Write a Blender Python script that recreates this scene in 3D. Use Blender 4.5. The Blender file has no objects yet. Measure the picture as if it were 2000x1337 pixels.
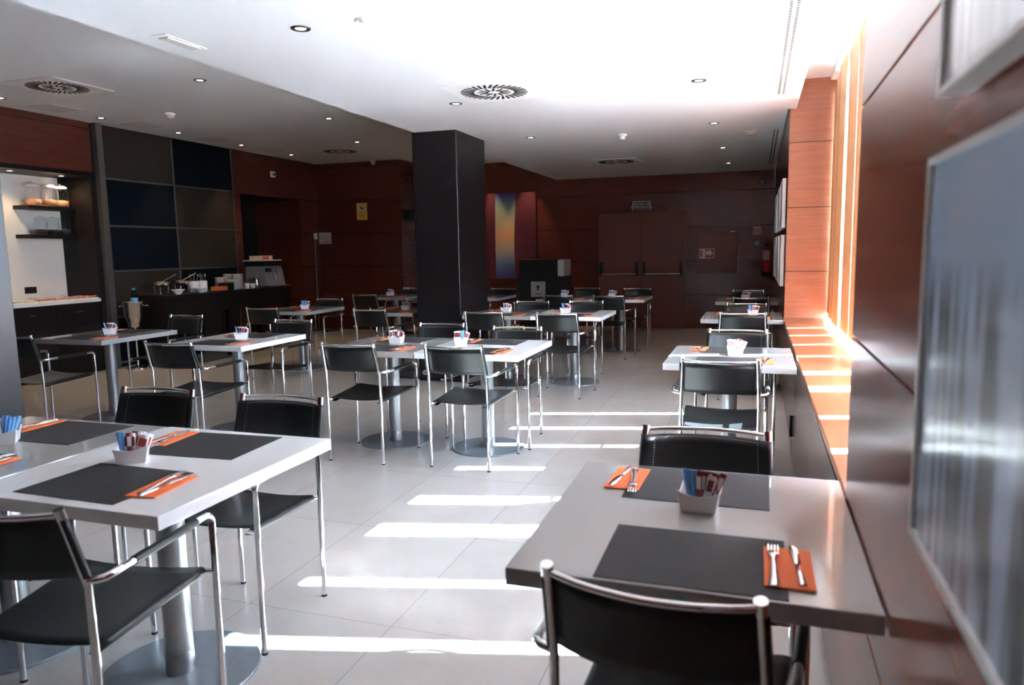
import bpy, bmesh, math, random
from mathutils import Vector, Matrix

random.seed(7)
SC = bpy.context.scene
COL = SC.collection
PI = math.pi
rad = math.radians

# ------------------------------------------------------------------ camera
F_PX, YAW, PITCH, ROLL, CAM_H = 1426.79, 0.32350, -0.12591, -0.01669, 1.4274
cy, sy, cp, sp = math.cos(YAW), math.sin(YAW), math.cos(PITCH), math.sin(PITCH)
fw = Vector((-sy * cp, cy * cp, sp))
rt = Vector((cy, sy, 0))
up = rt.cross(fw)
cr, sr = math.cos(ROLL), math.sin(ROLL)
rt, up = cr * rt + sr * up, -sr * rt + cr * up
cam_data = bpy.data.cameras.new('camera')
cam_data.sensor_width = 36.0
cam_data.lens = F_PX * 36.0 / 2000.0
cam_data.clip_start = 0.05
cam_data.clip_end = 200
cam_data.dof.use_dof = True
cam_data.dof.focus_distance = 4.6
cam_data.dof.aperture_fstop = 3.2
cam = bpy.data.objects.new('camera', cam_data)
M = Matrix.Identity(4)
for i in range(3):
    M[i][0], M[i][1], M[i][2] = rt[i], up[i], -fw[i]
M[2][3] = CAM_H
cam.matrix_world = M
COL.objects.link(cam)
SC.camera = cam

# ------------------------------------------------------------------ world, sun, exposure
SC.view_settings.view_transform = 'Standard'
SC.view_settings.look = 'None'
SC.view_settings.gamma = 1.0
SC.view_settings.use_curve_mapping = False
SC.view_settings.exposure = 0.28
SKY = 60.0
SUN = 310.0
w = bpy.data.worlds.new('sky')
SC.world = w
w.use_nodes = True
bg = w.node_tree.nodes['Background']
bg.inputs['Color'].default_value = (0.56, 0.77, 1.0, 1)
bg.inputs['Strength'].default_value = SKY
sun_data = bpy.data.lights.new('sun', 'SUN')
sun_data.energy = SUN
sun_data.angle = rad(0.5)
sun_data.color = (0.75, 0.90, 1.0)
sun = bpy.data.objects.new('sun', sun_data)
sun.rotation_euler = Vector((-1, -0.255, -0.955)).to_track_quat('-Z', 'Y').to_euler()
COL.objects.link(sun)
cyc = SC.cycles
cyc.use_denoising = True
cyc.max_bounces = 10
cyc.diffuse_bounces = 6
cyc.glossy_bounces = 5
cyc.transmission_bounces = 6
cyc.transparent_max_bounces = 12
cyc.sample_clamp_indirect = 0.0
cyc.blur_glossy = 0.15


def portal(name, loc, sx, sy_, direction):
    d = bpy.data.lights.new(name, 'AREA')
    d.shape = 'RECTANGLE'
    d.size, d.size_y = sx, sy_
    d.cycles.is_portal = True
    o = bpy.data.objects.new(name, d)
    o.location = loc
    o.rotation_euler = Vector(direction).to_track_quat('-Z', 'Y').to_euler()
    COL.objects.link(o)


# ------------------------------------------------------------------ materials
def new_mat(name):
    m = bpy.data.materials.new(name)
    m.use_nodes = True
    nt = m.node_tree
    return m, nt, nt.nodes['Principled BSDF']


def setp(b, **k):
    for n, v in k.items():
        b.inputs[n.replace('_', ' ')].default_value = v


def plain(name, col, rough=0.5, metal=0.0, noise=0.0, nscale=20, spec=0.5, bump=0.0, **k):
    m, nt, b = new_mat(name)
    c = (*col, 1)
    setp(b, Base_Color=c, Roughness=rough, Metallic=metal)
    b.inputs['Specular IOR Level'].default_value = spec
    for n, v in k.items():
        b.inputs[n.replace('_', ' ')].default_value = v
    tc = nt.nodes.new('ShaderNodeTexCoord')
    no = nt.nodes.new('ShaderNodeTexNoise')
    no.inputs['Scale'].default_value = nscale
    no.inputs['Detail'].default_value = 4
    nt.links.new(tc.outputs['Object'], no.inputs['Vector'])
    if noise:
        mx = nt.nodes.new('ShaderNodeMix')
        mx.data_type = 'RGBA'
        mx.inputs['A'].default_value = tuple(max(0, x * (1 - noise)) for x in col) + (1,)
        mx.inputs['B'].default_value = tuple(min(1, x * (1 + noise)) for x in col) + (1,)
        nt.links.new(no.outputs['Fac'], mx.inputs['Factor'])
        nt.links.new(mx.outputs['Result'], b.inputs['Base Color'])
    if bump:
        bp = nt.nodes.new('ShaderNodeBump')
        bp.inputs['Strength'].default_value = bump
        bp.inputs['Distance'].default_value = 0.002
        nt.links.new(no.outputs['Fac'], bp.inputs['Height'])
        nt.links.new(bp.outputs['Normal'], b.inputs['Normal'])
    return m


def math_node(nt, op, a, b=None, c=None):
    n = nt.nodes.new('ShaderNodeMath')
    n.operation = op
    for i, v in enumerate((a, b, c)):
        if v is None:
            continue
        if isinstance(v, (int, float)):
            n.inputs[i].default_value = v
        else:
            nt.links.new(v, n.inputs[i])
    return n.outputs[0]


def seam(nt, coord, period, offset, half):
    """1 on thin joint lines at offset + k*period, 0 elsewhere"""
    v = math_node(nt, 'SUBTRACT', coord, offset)
    v = math_node(nt, 'ADD', v, period * 200)
    v = math_node(nt, 'MODULO', v, period)
    v = math_node(nt, 'SUBTRACT', v, period / 2)
    v = math_node(nt, 'ABSOLUTE', v)
    return math_node(nt, 'GREATER_THAN', v, period / 2 - half)


def wood(name, dark, light, rough, grain=(1.2, 1.2, 28.0), seams=True, coat=0.0, spec=0.5):
    m, nt, b = new_mat(name)
    tc = nt.nodes.new('ShaderNodeTexCoord')
    mp = nt.nodes.new('ShaderNodeMapping')
    mp.inputs['Scale'].default_value = grain
    nt.links.new(tc.outputs['Object'], mp.inputs['Vector'])
    no = nt.nodes.new('ShaderNodeTexNoise')
    no.inputs['Scale'].default_value = 2.2
    no.inputs['Detail'].default_value = 8
    no.inputs['Roughness'].default_value = 0.6
    no.inputs['Distortion'].default_value = 0.4
    nt.links.new(mp.outputs['Vector'], no.inputs['Vector'])
    cr_ = nt.nodes.new('ShaderNodeValToRGB')
    cr_.color_ramp.elements[0].position = 0.3
    cr_.color_ramp.elements[1].position = 0.72
    cr_.color_ramp.elements[0].color = (*dark, 1)
    cr_.color_ramp.elements[1].color = (*light, 1)
    nt.links.new(no.outputs['Fac'], cr_.inputs['Fac'])
    out = cr_.outputs['Color']
    if seams:
        sx = nt.nodes.new('ShaderNodeSeparateXYZ')
        nt.links.new(tc.outputs['Object'], sx.inputs['Vector'])
        s = seam(nt, sx.outputs['Z'], 0.6, 0.58, 0.004)
        mx = nt.nodes.new('ShaderNodeMix')
        mx.data_type = 'RGBA'
        nt.links.new(s, mx.inputs['Factor'])
        nt.links.new(out, mx.inputs['A'])
        mx.inputs['B'].default_value = tuple(x * 0.12 for x in dark) + (1,)
        out = mx.outputs['Result']
    nt.links.new(out, b.inputs['Base Color'])
    setp(b, Roughness=rough)
    b.inputs['Coat Weight'].default_value = coat
    b.inputs['Coat Roughness'].default_value = rough
    b.inputs['Specular IOR Level'].default_value = spec
    return m


def tile_floor():
    m, nt, b = new_mat('beige_floor_tile')
    tc = nt.nodes.new('ShaderNodeTexCoord')
    sx = nt.nodes.new('ShaderNodeSeparateXYZ')
    nt.links.new(tc.outputs['Object'], sx.inputs['Vector'])
    s1 = seam(nt, sx.outputs['X'], 0.65, 0.0, 0.0016)
    s2 = seam(nt, sx.outputs['Y'], 0.90, 0.56, 0.0016)
    s = math_node(nt, 'MAXIMUM', s1, s2)
    # every tile its own tone
    fx = math_node(nt, 'FLOOR', math_node(nt, 'DIVIDE', sx.outputs['X'], 0.65))
    fy = math_node(nt, 'FLOOR', math_node(nt, 'DIVIDE', math_node(nt, 'SUBTRACT', sx.outputs['Y'], 0.56), 0.90))
    cb = nt.nodes.new('ShaderNodeCombineXYZ')
    nt.links.new(fx, cb.inputs[0])
    nt.links.new(fy, cb.inputs[1])
    wn = nt.nodes.new('ShaderNodeTexWhiteNoise')
    nt.links.new(cb.outputs[0], wn.inputs['Vector'])
    no = nt.nodes.new('ShaderNodeTexNoise')
    no.inputs['Scale'].default_value = 5
    no.inputs['Detail'].default_value = 6
    nt.links.new(tc.outputs['Object'], no.inputs['Vector'])
    f = math_node(nt, 'ADD', math_node(nt, 'MULTIPLY', wn.outputs['Value'], 0.35), math_node(nt, 'MULTIPLY', no.outputs['Fac'], 0.65))
    mx = nt.nodes.new('ShaderNodeMix')
    mx.data_type = 'RGBA'
    mx.inputs['A'].default_value = (0.43, 0.40, 0.37, 1)
    mx.inputs['B'].default_value = (0.54, 0.505, 0.47, 1)
    nt.links.new(f, mx.inputs['Factor'])
    m2 = nt.nodes.new('ShaderNodeMix')
    m2.data_type = 'RGBA'
    nt.links.new(s, m2.inputs['Factor'])
    nt.links.new(mx.outputs['Result'], m2.inputs['A'])
    m2.inputs['B'].default_value = (0.27, 0.245, 0.225, 1)
    nt.links.new(m2.outputs['Result'], b.inputs['Base Color'])
    setp(b, Roughness=0.25)
    b.inputs['Specular IOR Level'].default_value = 0.5
    return m


def glass(name, tint=(0.96, 0.98, 1.0)):
    m, nt, b = new_mat(name)
    nt.nodes.remove(b)
    out = nt.nodes['Material Output']
    tr = nt.nodes.new('ShaderNodeBsdfTransparent')
    tr.inputs['Color'].default_value = (*tint, 1)
    gl = nt.nodes.new('ShaderNodeBsdfGlossy')
    gl.inputs['Roughness'].default_value = 0.02
    lw_ = nt.nodes.new('ShaderNodeLayerWeight')
    lw_.inputs['Blend'].default_value = 0.5
    fr = math_node(nt, 'ADD', math_node(nt, 'MULTIPLY', math_node(nt, 'POWER', lw_.outputs['Facing'], 4.0), 0.7), 0.03)
    mx = nt.nodes.new('ShaderNodeMixShader')
    nt.links.new(fr, mx.inputs[0])
    nt.links.new(tr.outputs[0], mx.inputs[1])
    nt.links.new(gl.outputs[0], mx.inputs[2])
    nt.links.new(mx.outputs[0], out.inputs['Surface'])
    return m


def translucent(name, col, tcol, fac):
    m, nt, b = new_mat(name)
    out = nt.nodes['Material Output']
    tc = nt.nodes.new('ShaderNodeTexCoord')
    mp = nt.nodes.new('ShaderNodeMapping')
    mp.inputs['Scale'].default_value = (30, 30, 1.0)
    nt.links.new(tc.outputs['Object'], mp.inputs['Vector'])
    no = nt.nodes.new('ShaderNodeTexNoise')
    no.inputs['Scale'].default_value = 2
    nt.links.new(mp.outputs['Vector'], no.inputs['Vector'])
    mc = nt.nodes.new('ShaderNodeMix')
    mc.data_type = 'RGBA'
    mc.inputs['A'].default_value = tuple(x * 0.85 for x in col) + (1,)
    mc.inputs['B'].default_value = (*col, 1)
    nt.links.new(no.outputs['Fac'], mc.inputs['Factor'])
    nt.links.new(mc.outputs['Result'], b.inputs['Base Color'])
    setp(b, Roughness=0.55)
    tl = nt.nodes.new('ShaderNodeBsdfTranslucent')
    tl.inputs['Color'].default_value = (*tcol, 1)
    mx = nt.nodes.new('ShaderNodeMixShader')
    mx.inputs[0].default_value = fac
    nt.links.new(b.outputs[0], mx.inputs[1])
    nt.links.new(tl.outputs[0], mx.inputs[2])
    nt.links.new(mx.outputs[0], out.inputs['Surface'])
    return m


def emit(name, col, strength):
    m, nt, b = new_mat(name)
    setp(b, Base_Color=(0.8, 0.8, 0.8, 1))
    b.inputs['Emission Color'].default_value = (*col, 1)
    b.inputs['Emission Strength'].default_value = strength
    return m


def picture(name, base, streak, pale, rough, vert):
    """abstract painting: soft vertical brush streaks under glass"""
    m, nt, b = new_mat(name)
    tc = nt.nodes.new('ShaderNodeTexCoord')
    mp = nt.nodes.new('ShaderNodeMapping')
    mp.inputs['Scale'].default_value = (26, 26, 1.8)
    nt.links.new(tc.outputs['Object'], mp.inputs['Vector'])
    n1 = nt.nodes.new('ShaderNodeTexNoise')
    n1.inputs['Scale'].default_value = 1.3
    n1.inputs['Detail'].default_value = 5
    nt.links.new(mp.outputs['Vector'], n1.inputs['Vector'])
    n2 = nt.nodes.new('ShaderNodeTexNoise')
    n2.inputs['Scale'].default_value = 5.0
    nt.links.new(tc.outputs['Object'], n2.inputs['Vector'])
    sx = nt.nodes.new('ShaderNodeSeparateXYZ')
    nt.links.new(tc.outputs['Object'], sx.inputs['Vector'])
    band = nt.nodes.new('ShaderNodeMapRange')
    band.inputs['From Min'].default_value = vert[0]
    band.inputs['From Max'].default_value = vert[1]
    nt.links.new(sx.outputs['Z'], band.inputs['Value'])
    r1 = nt.nodes.new('ShaderNodeMapRange')
    r1.inputs['From Min'].default_value = 0.44
    r1.inputs['From Max'].default_value = 0.57
    nt.links.new(n1.outputs['Fac'], r1.inputs['Value'])
    f = math_node(nt, 'MULTIPLY', r1.outputs[0], math_node(nt, 'SUBTRACT', 1.0, band.outputs[0]))
    a = nt.nodes.new('ShaderNodeMix')
    a.data_type = 'RGBA'
    a.inputs['A'].default_value = (*base, 1)
    a.inputs['B'].default_value = (*pale, 1)
    nt.links.new(n2.outputs['Fac'], a.inputs['Factor'])
    c = nt.nodes.new('ShaderNodeMix')
    c.data_type = 'RGBA'
    nt.links.new(f, c.inputs['Factor'])
    nt.links.new(a.outputs['Result'], c.inputs['A'])
    c.inputs['B'].default_value = (*streak, 1)
    nt.links.new(c.outputs['Result'], b.inputs['Base Color'])
    setp(b, Roughness=rough)
    b.inputs['Coat Weight'].default_value = 1.0
    b.inputs['Coat Roughness'].default_value = 0.16
    return m


def rainbow_band(name):
    m, nt, b = new_mat(name)
    tc = nt.nodes.new('ShaderNodeTexCoord')
    sx = nt.nodes.new('ShaderNodeSeparateXYZ')
    nt.links.new(tc.outputs['Object'], sx.inputs['Vector'])
    mr = nt.nodes.new('ShaderNodeMapRange')
    mr.inputs['From Min'].default_value = 0.9
    mr.inputs['From Max'].default_value = 2.48
    nt.links.new(sx.outputs['Z'], mr.inputs['Value'])
    rp = nt.nodes.new('ShaderNodeValToRGB')
    cols = [(0, (.06, .05, .22)), (.16, (.10, .14, .28)), (.34, (.34, .29, .19)), (.5, (.55, .25, .12)), (.64, (.42, .33, .18)), (.84, (.20, .26, .22)), (1, (.07, .05, .25))]
    e = rp.color_ramp.elements
    e[0].position, e[0].color = cols[0][0], (*cols[0][1], 1)
    e[1].position, e[1].color = 1, (*cols[-1][1], 1)
    for p, c in cols[1:-1]:
        q = e.new(p)
        q.color = (*c, 1)
    nt.links.new(mr.outputs[0], rp.inputs['Fac'])
    nt.links.new(rp.outputs['Color'], b.inputs['Base Color'])
    setp(b, Roughness=0.85)
    return m


MAT = {}
MAT['floor'] = tile_floor()
MAT['ceiling'] = plain('white_ceiling_paint', (0.69, 0.70, 0.71), 0.6, noise=0.02, nscale=3)
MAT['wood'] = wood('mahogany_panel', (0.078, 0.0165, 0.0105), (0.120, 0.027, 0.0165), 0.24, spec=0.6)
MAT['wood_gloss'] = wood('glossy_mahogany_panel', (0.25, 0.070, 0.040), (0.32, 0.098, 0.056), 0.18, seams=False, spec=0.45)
MAT['wood_bay_lit'] = wood('mahogany_panel_bay_lit', (0.30, 0.110, 0.056), (0.41, 0.165, 0.088), 0.3)  # same wall wood, bay light painted in as a lighter tone
MAT['wood_sill'] = wood('cherry_sill', (0.32, 0.10, 0.040), (0.44, 0.155, 0.066), 0.28, grain=(20, 1.2, 1.2), seams=False)
MAT['wenge'] = wood('wenge_veneer', (0.007, 0.005, 0.006), (0.013, 0.009, 0.010), 0.30, grain=(40, 40, 1.5), seams=False)
MAT['wenge_matt'] = wood('dark_cabinet_veneer', (0.006, 0.004, 0.004), (0.010, 0.006, 0.006), 0.45, seams=False, spec=0.22)
MAT['bench'] = wood('bench_veneer', (0.080, 0.036, 0.024), (0.12, 0.056, 0.038), 0.2, seams=False, spec=0.7)
MAT['door'] = wood('door_veneer', (0.115, 0.028, 0.017), (0.155, 0.040, 0.024), 0.4, seams=False)
MAT['white_wall'] = plain('cream_panel', (0.72, 0.67, 0.60), 0.6, noise=0.03)
MAT['grey_frame'] = plain('grey_aluminium', (0.16, 0.15, 0.14), 0.4, 0.6, noise=0.05)
MAT['fabric_brown'] = plain('brown_fabric', (0.038, 0.029, 0.022), 0.95, spec=0.12, noise=0.25, nscale=160, bump=0.3)
MAT['fabric_blue'] = plain('navy_fabric', (0.0028, 0.0065, 0.011), 0.95, spec=0.12, noise=0.25, nscale=160, bump=0.3)
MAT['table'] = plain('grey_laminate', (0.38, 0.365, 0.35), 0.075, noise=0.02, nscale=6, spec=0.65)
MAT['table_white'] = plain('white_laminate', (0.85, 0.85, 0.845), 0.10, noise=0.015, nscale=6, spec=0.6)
MAT['satin'] = plain('satin_grey_metal', (0.42, 0.43, 0.44), 0.33, 0.85, noise=0.04, nscale=60)
MAT['base_disc'] = plain('blue_grey_painted_steel', (0.29, 0.325, 0.36), 0.26, 0.35, noise=0.08, nscale=40)
MAT['chrome'] = plain('chrome', (0.80, 0.79, 0.79), 0.07, 1.0)
MAT['leather'] = plain('black_leather', (0.006, 0.0065, 0.007), 0.36, noise=0.3, nscale=240, bump=0.2, spec=0.42)
MAT['stitch'] = plain('pale_thread', (0.20, 0.22, 0.24), 0.8)
MAT['rubber'] = plain('black_rubber', (0.010, 0.010, 0.010), 0.8, spec=0.2)
MAT['mat'] = plain('charcoal_placemat', (0.040, 0.040, 0.042), 0.7, noise=0.25, nscale=300, bump=0.2, spec=0.25)
MAT['napkin'] = plain('orange_paper', (0.92, 0.19, 0.05), 0.8, noise=0.06, nscale=60)
MAT['steel'] = plain('stainless_steel', (0.66, 0.65, 0.64), 0.2, 1.0)
MAT['ceramic'] = plain('white_ceramic', (0.80, 0.78, 0.76), 0.25, noise=0.02)
MAT['ceramic_cream'] = plain('cream_ceramic', (0.72, 0.68, 0.60), 0.3, noise=0.02)
MAT['pk_white'] = plain('white_paper', (0.84, 0.82, 0.80), 0.6, noise=0.03)
MAT['pk_blue'] = plain('blue_paper', (0.16, 0.42, 0.78), 0.5, noise=0.1)
MAT['pk_red'] = plain('maroon_paper', (0.22, 0.028, 0.035), 0.5, noise=0.1)
MAT['pk_pink'] = plain('rose_red_paper', (0.66, 0.09, 0.10), 0.5, noise=0.1)
MAT['blind'] = translucent('cherry_blind_veneer', (0.70, 0.38, 0.19), (0.95, 0.52, 0.25), 0.035)
MAT['glass'] = glass('clear_glass')
MAT['black'] = plain('black_plastic', (0.008, 0.008, 0.009), 0.5, spec=0.3)
MAT['white_plastic'] = plain('white_plastic', (0.78, 0.77, 0.75), 0.4)
MAT['vent_slot'] = plain('vent_slot_black', (0.006, 0.006, 0.006), 0.8)
MAT['hatch'] = plain('hatch_grey', (0.58, 0.55, 0.53), 0.6)
MAT['vent_strip'] = plain('vent_strip_cream', (0.72, 0.68, 0.62), 0.5)
MAT['lens'] = emit('lamp_lens', (1.0, 0.88, 0.70), 5)
MAT['lamp_ring'] = plain('brushed_lamp_ring', (0.13, 0.12, 0.12), 0.35, 0.8)
MAT['frame_white'] = plain('white_picture_frame', (0.76, 0.75, 0.73), 0.4)
MAT['pic_blue'] = picture('blue_grey_painting', (0.74, 0.82, 0.86), (0.08, 0.10, 0.105), (0.36, 0.58, 0.95), 0.5, (0.31, 0.38))
MAT['pic_pale'] = picture('pale_painting', (0.78, 0.80, 0.80), (0.60, 0.62, 0.63), (0.84, 0.86, 0.86), 0.5, (0.1, 0.2))
MAT['pic_purple'] = plain('wine_red_canvas', (0.085, 0.006, 0.020), 0.85, noise=0.25, nscale=8)
MAT['pic_band'] = rainbow_band('rainbow_band_canvas')
MAT['red'] = plain('fire_red', (0.40, 0.012, 0.014), 0.3)
MAT['sign_green'] = plain('dark_green_sign', (0.010, 0.030, 0.020), 0.5)
MAT['sign_white'] = plain('sign_white', (0.62, 0.60, 0.56), 0.5)
MAT['yellow'] = plain('yellow_sign', (0.75, 0.42, 0.06), 0.5)
MAT['bronze'] = plain('copper_lid', (0.70, 0.36, 0.20), 0.18, 1.0)
MAT['grey_plastic'] = plain('grey_machine', (0.30, 0.27, 0.26), 0.45, 0.2)
MAT['nuts'] = plain('nuts', (0.52, 0.25, 0.12), 0.6, noise=0.6, nscale=70)
MAT['prunes'] = plain('dark_dried_fruit', (0.03, 0.015, 0.012), 0.5, noise=0.5, nscale=70)
MAT['ham'] = plain('cold_cuts', (0.70, 0.27, 0.17), 0.45, noise=0.55, nscale=40)
MAT['cheese'] = plain('pale_cheese', (0.78, 0.62, 0.44), 0.5, noise=0.3, nscale=40)
MAT['cereal'] = plain('cereal', (0.50, 0.27, 0.10), 0.8, noise=0.6, nscale=120)
MAT['jar_glass'] = glass('jar_glass', (0.93, 0.95, 0.95))
MAT['water_glass'] = glass('bottle_plastic', (0.55, 0.76, 0.88))
MAT['cap_teal'] = plain('teal_cap', (0.05, 0.30, 0.34), 0.4)
MAT['silver_plaque'] = plain('silver_plaque', (0.40, 0.38, 0.37), 0.4, 0.3)
MAT['outdoor'] = plain('outdoor_paving', (0.45, 0.44, 0.42), 0.9, noise=0.1)
MAT['facade'] = plain('outdoor_render', (0.6, 0.58, 0.54), 0.9, noise=0.05)
MAT['alu'] = plain('window_frame_white', (0.7, 0.7, 0.7), 0.4)


# ------------------------------------------------------------------ mesh builder
class MB:
    def __init__(self):
        self.bm = bmesh.new()

    def box(self, x0, x1, y0, y1, z0, z1, bev=0.0, seg=2, mat=None):
        bm = self.bm
        vs = [bm.verts.new((x, y, z)) for z in (z0, z1) for y in (y0, y1) for x in (x0, x1)]
        fs = [(0, 2, 3, 1), (4, 5, 7, 6), (0, 1, 5, 4), (1, 3, 7, 5), (3, 2, 6, 7), (2, 0, 4, 6)]
        faces = [bm.faces.new([vs[i] for i in f]) for f in fs]
        if mat is not None:
            bmesh.ops.transform(bm, matrix=mat, verts=vs)
        if bev:
            es = list({e for f in faces for e in f.edges})
            bmesh.ops.bevel(bm, geom=es, offset=bev, segments=seg, affect='EDGES', profile=0.5)
        return self

    def tube(self, pts, r, n=10, caps=True, closed=False):
        bm = self.bm
        pts = [Vector(p) for p in pts]
        rs = r if isinstance(r, (list, tuple)) else [r] * len(pts)
        rings = []
        nrm = None
        m = len(pts)
        for i, p in enumerate(pts):
            if closed:
                t = (pts[(i + 1) % m] - pts[i - 1]).normalized()
            elif i == 0:
                t = (pts[1] - p).normalized()
            elif i == m - 1:
                t = (p - pts[i - 1]).normalized()
            else:
                t = ((pts[i + 1] - p).normalized() + (p - pts[i - 1]).normalized()).normalized()
            if nrm is None:
                a = Vector((0, 0, 1)) if abs(t.z) < 0.9 else Vector((1, 0, 0))
                nrm = t.cross(a).normalized()
            else:
                nrm = (nrm - t * nrm.dot(t)).normalized()
            bn = t.cross(nrm)
            rings.append([bm.verts.new(p + rs[i] * (math.cos(2 * PI * k / n) * nrm + math.sin(2 * PI * k / n) * bn)) for k in range(n)])
        idx = range(m if closed else m - 1)
        for i in idx:
            a, b = rings[i], rings[(i + 1) % m]
            for k in range(n):
                f = bm.faces.new((a[k], a[(k + 1) % n], b[(k + 1) % n], b[k]))
                f.smooth = True
        if caps and not closed:
            for ring, flip in ((rings[0], True), (rings[-1], False)):
                c = [bm.verts.new(v.co) for v in ring]
                bm.faces.new(list(reversed(c)) if flip else c)
        return self

    def lathe(self, prof, n=24, cx=0, cy=0, smooth=True, cap_top=False, cap_bot=False):
        bm = self.bm
        rings = []
        for r, z in prof:
            rings.append([bm.verts.new((cx + r * math.cos(2 * PI * k / n), cy + r * math.sin(2 * PI * k / n), z)) for k in range(n)])
        for a, b in zip(rings[:-1], rings[1:]):
            for k in range(n):
                f = bm.faces.new((a[k], a[(k + 1) % n], b[(k + 1) % n], b[k]))
                f.smooth = smooth
        for flag, ring, rev in ((cap_bot, rings[0], True), (cap_top, rings[-1], False)):
            if flag:
                c = [bm.verts.new(v.co) for v in ring]
                bm.faces.new(list(reversed(c)) if rev else c)
        return self

    def disc(self, cx, cy, z0, z1, r, n=40, bev=0.0):
        if bev:
            return self.lathe([(r - 0.0, z0), (r, z1 - bev), (r - bev, z1)], n, cx, cy, False, True, True)
        return self.lathe([(r, z0), (r, z1)], n, cx, cy, True, True, True)

    def grid(self, rows, thick=0.0, smooth=True):
        bm = self.bm
        g = [[bm.verts.new(p) for p in row] for row in rows]
        fs = []
        for i in range(len(g) - 1):
            for j in range(len(g[0]) - 1):
                f = bm.faces.new((g[i][j], g[i][j + 1], g[i + 1][j + 1], g[i + 1][j]))
                f.smooth = smooth
                fs.append(f)
        if thick:
            bmesh.ops.recalc_face_normals(bm, faces=fs)
            bmesh.ops.solidify(bm, geom=fs, thickness=thick)
        return self

    def prism(self, poly, z0, z1, mat=None, bev=0.0):
        """polygon in XY extruded along Z, then transformed"""
        bm = self.bm
        a = [bm.verts.new((x, y, z0)) for x, y in poly]
        b = [bm.verts.new((x, y, z1)) for x, y in poly]
        n = len(poly)
        fs = [bm.faces.new(list(reversed(a))), bm.faces.new(b)]
        for k in range(n):
            fs.append(bm.faces.new((a[k], a[(k + 1) % n], b[(k + 1) % n], b[k])))
        if mat is not None:
            bmesh.ops.transform(bm, matrix=mat, verts=a + b)
        if bev:
            es = list({e for f in fs[:2] for e in f.edges})
            bmesh.ops.bevel(bm, geom=es, offset=bev, segments=2, affect='EDGES')
        return self

    def build(self, name, mat, parent=None, loc=None, rotz=0.0):
        bm = self.bm
        bmesh.ops.recalc_face_normals(bm, faces=bm.faces[:])
        me = bpy.data.meshes.new(name)
        bm.to_mesh(me)
        bm.free()
        me.materials.append(MAT[mat] if isinstance(mat, str) else mat)
        o = bpy.data.objects.new(name, me)
        COL.objects.link(o)
        if parent is not None:
            o.parent = parent
        if loc is not None:
            o.location = loc
        if rotz:
            o.rotation_euler = (0, 0, rotz)
        return o


def tag(o, label=None, cat=None, group=None, kind=None):
    if label:
        o['label'] = label
    if cat:
        o['category'] = cat
    if group:
        o['group'] = group
    if kind:
        o['kind'] = kind
    return o


def thing(name, label, cat, loc=(0, 0, 0), rotz=0.0, group=None):
    o = bpy.data.objects.new(name, None)
    o.empty_display_size = 0.1
    COL.objects.link(o)
    o.location = loc
    o.rotation_euler = (0, 0, rotz)
    return tag(o, label, cat, group)


def struct(o):
    o['kind'] = 'structure'
    return o


KIDS = {}


def copy_tree(o, parent=None):
    c = o.copy()
    COL.objects.link(c)
    if parent is not None:
        c.parent = parent
    for ch in [x for x in o.children]:
        copy_tree(ch, c)
    return c


def place(proto, used, loc, rotz, label, group):
    o = copy_tree(proto) if used else proto
    o.location = loc
    o.rotation_euler = (0, 0, rotz)
    o['label'] = label
    if group:
        o['group'] = group
    return o


def mesh_text(txt, size, name, mat, parent, loc, rot, extr=0.0008, align='CENTER', spacing=1.0):
    cu = bpy.data.curves.new(name, 'FONT')
    cu.body = txt
    cu.size = size
    cu.extrude = extr
    cu.align_x = align
    cu.align_y = 'CENTER'
    cu.space_line = spacing
    tmp = bpy.data.objects.new(name, cu)
    COL.objects.link(tmp)
    dg = bpy.context.evaluated_depsgraph_get()
    me = bpy.data.meshes.new_from_object(tmp.evaluated_get(dg))
    bpy.data.objects.remove(tmp)
    bpy.data.curves.remove(cu)
    me.materials.clear()
    me.materials.append(MAT[mat])
    o = bpy.data.objects.new(name, me)
    COL.objects.link(o)
    o.parent = parent
    o.location = loc
    o.rotation_euler = rot
    return o


# ------------------------------------------------------------------ room shell
XW = 0.246          # near right wall
XR = 0.262          # far right wall
XL = -7.80          # left wall
YB = 13.25          # back wall
YF = -1.0           # wall behind the camera
ZL, ZH = 2.69, 3.06  # low and high ceilings
XE = -3.52          # edge between the two ceilings
Y0, Y1 = 2.12, 7.50  # window bay
ZS = 0.735          # sill top
XG = 0.96           # glazing plane

struct(MB().box(-8.8, 0.96, YF - 0.1, YB + 0.1, -0.1, 0).build('floor', 'floor'))
c = MB()
c.box(XE, 0.24, YF - 0.1, YB, ZL, ZH + 0.25)
c.box(0.24, 0.317, Y0, Y1, ZL, 3.31)
c.box(0.317, 1.1, Y0 - 0.1, Y1 + 0.1, 2.948, 3.31)
c.box(-8.8, XE, YF - 0.1, YB, ZH, 3.31)
struct(c.build('ceiling', 'ceiling'))

# right wall near the camera, window bay, right wall beyond
nw = MB().box(XW + 0.012, 1.1, YF - 0.1, Y0, 0, 3.31)
for za, zb in ((0, 0.585), (0.591, 1.182), (1.188, 1.771), (1.777, 2.37), (2.376, 2.70)):
    nw.box(XW, XW + 0.03, YF - 0.1, Y0, za, zb, 0.0012, 1)
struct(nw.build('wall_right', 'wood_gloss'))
rw = MB()
rw.box(XR, 1.1, Y1, YB + 0.1, 0, 3.31)
struct(rw.build('wall_right_end', 'wood_bay_lit'))
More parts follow.
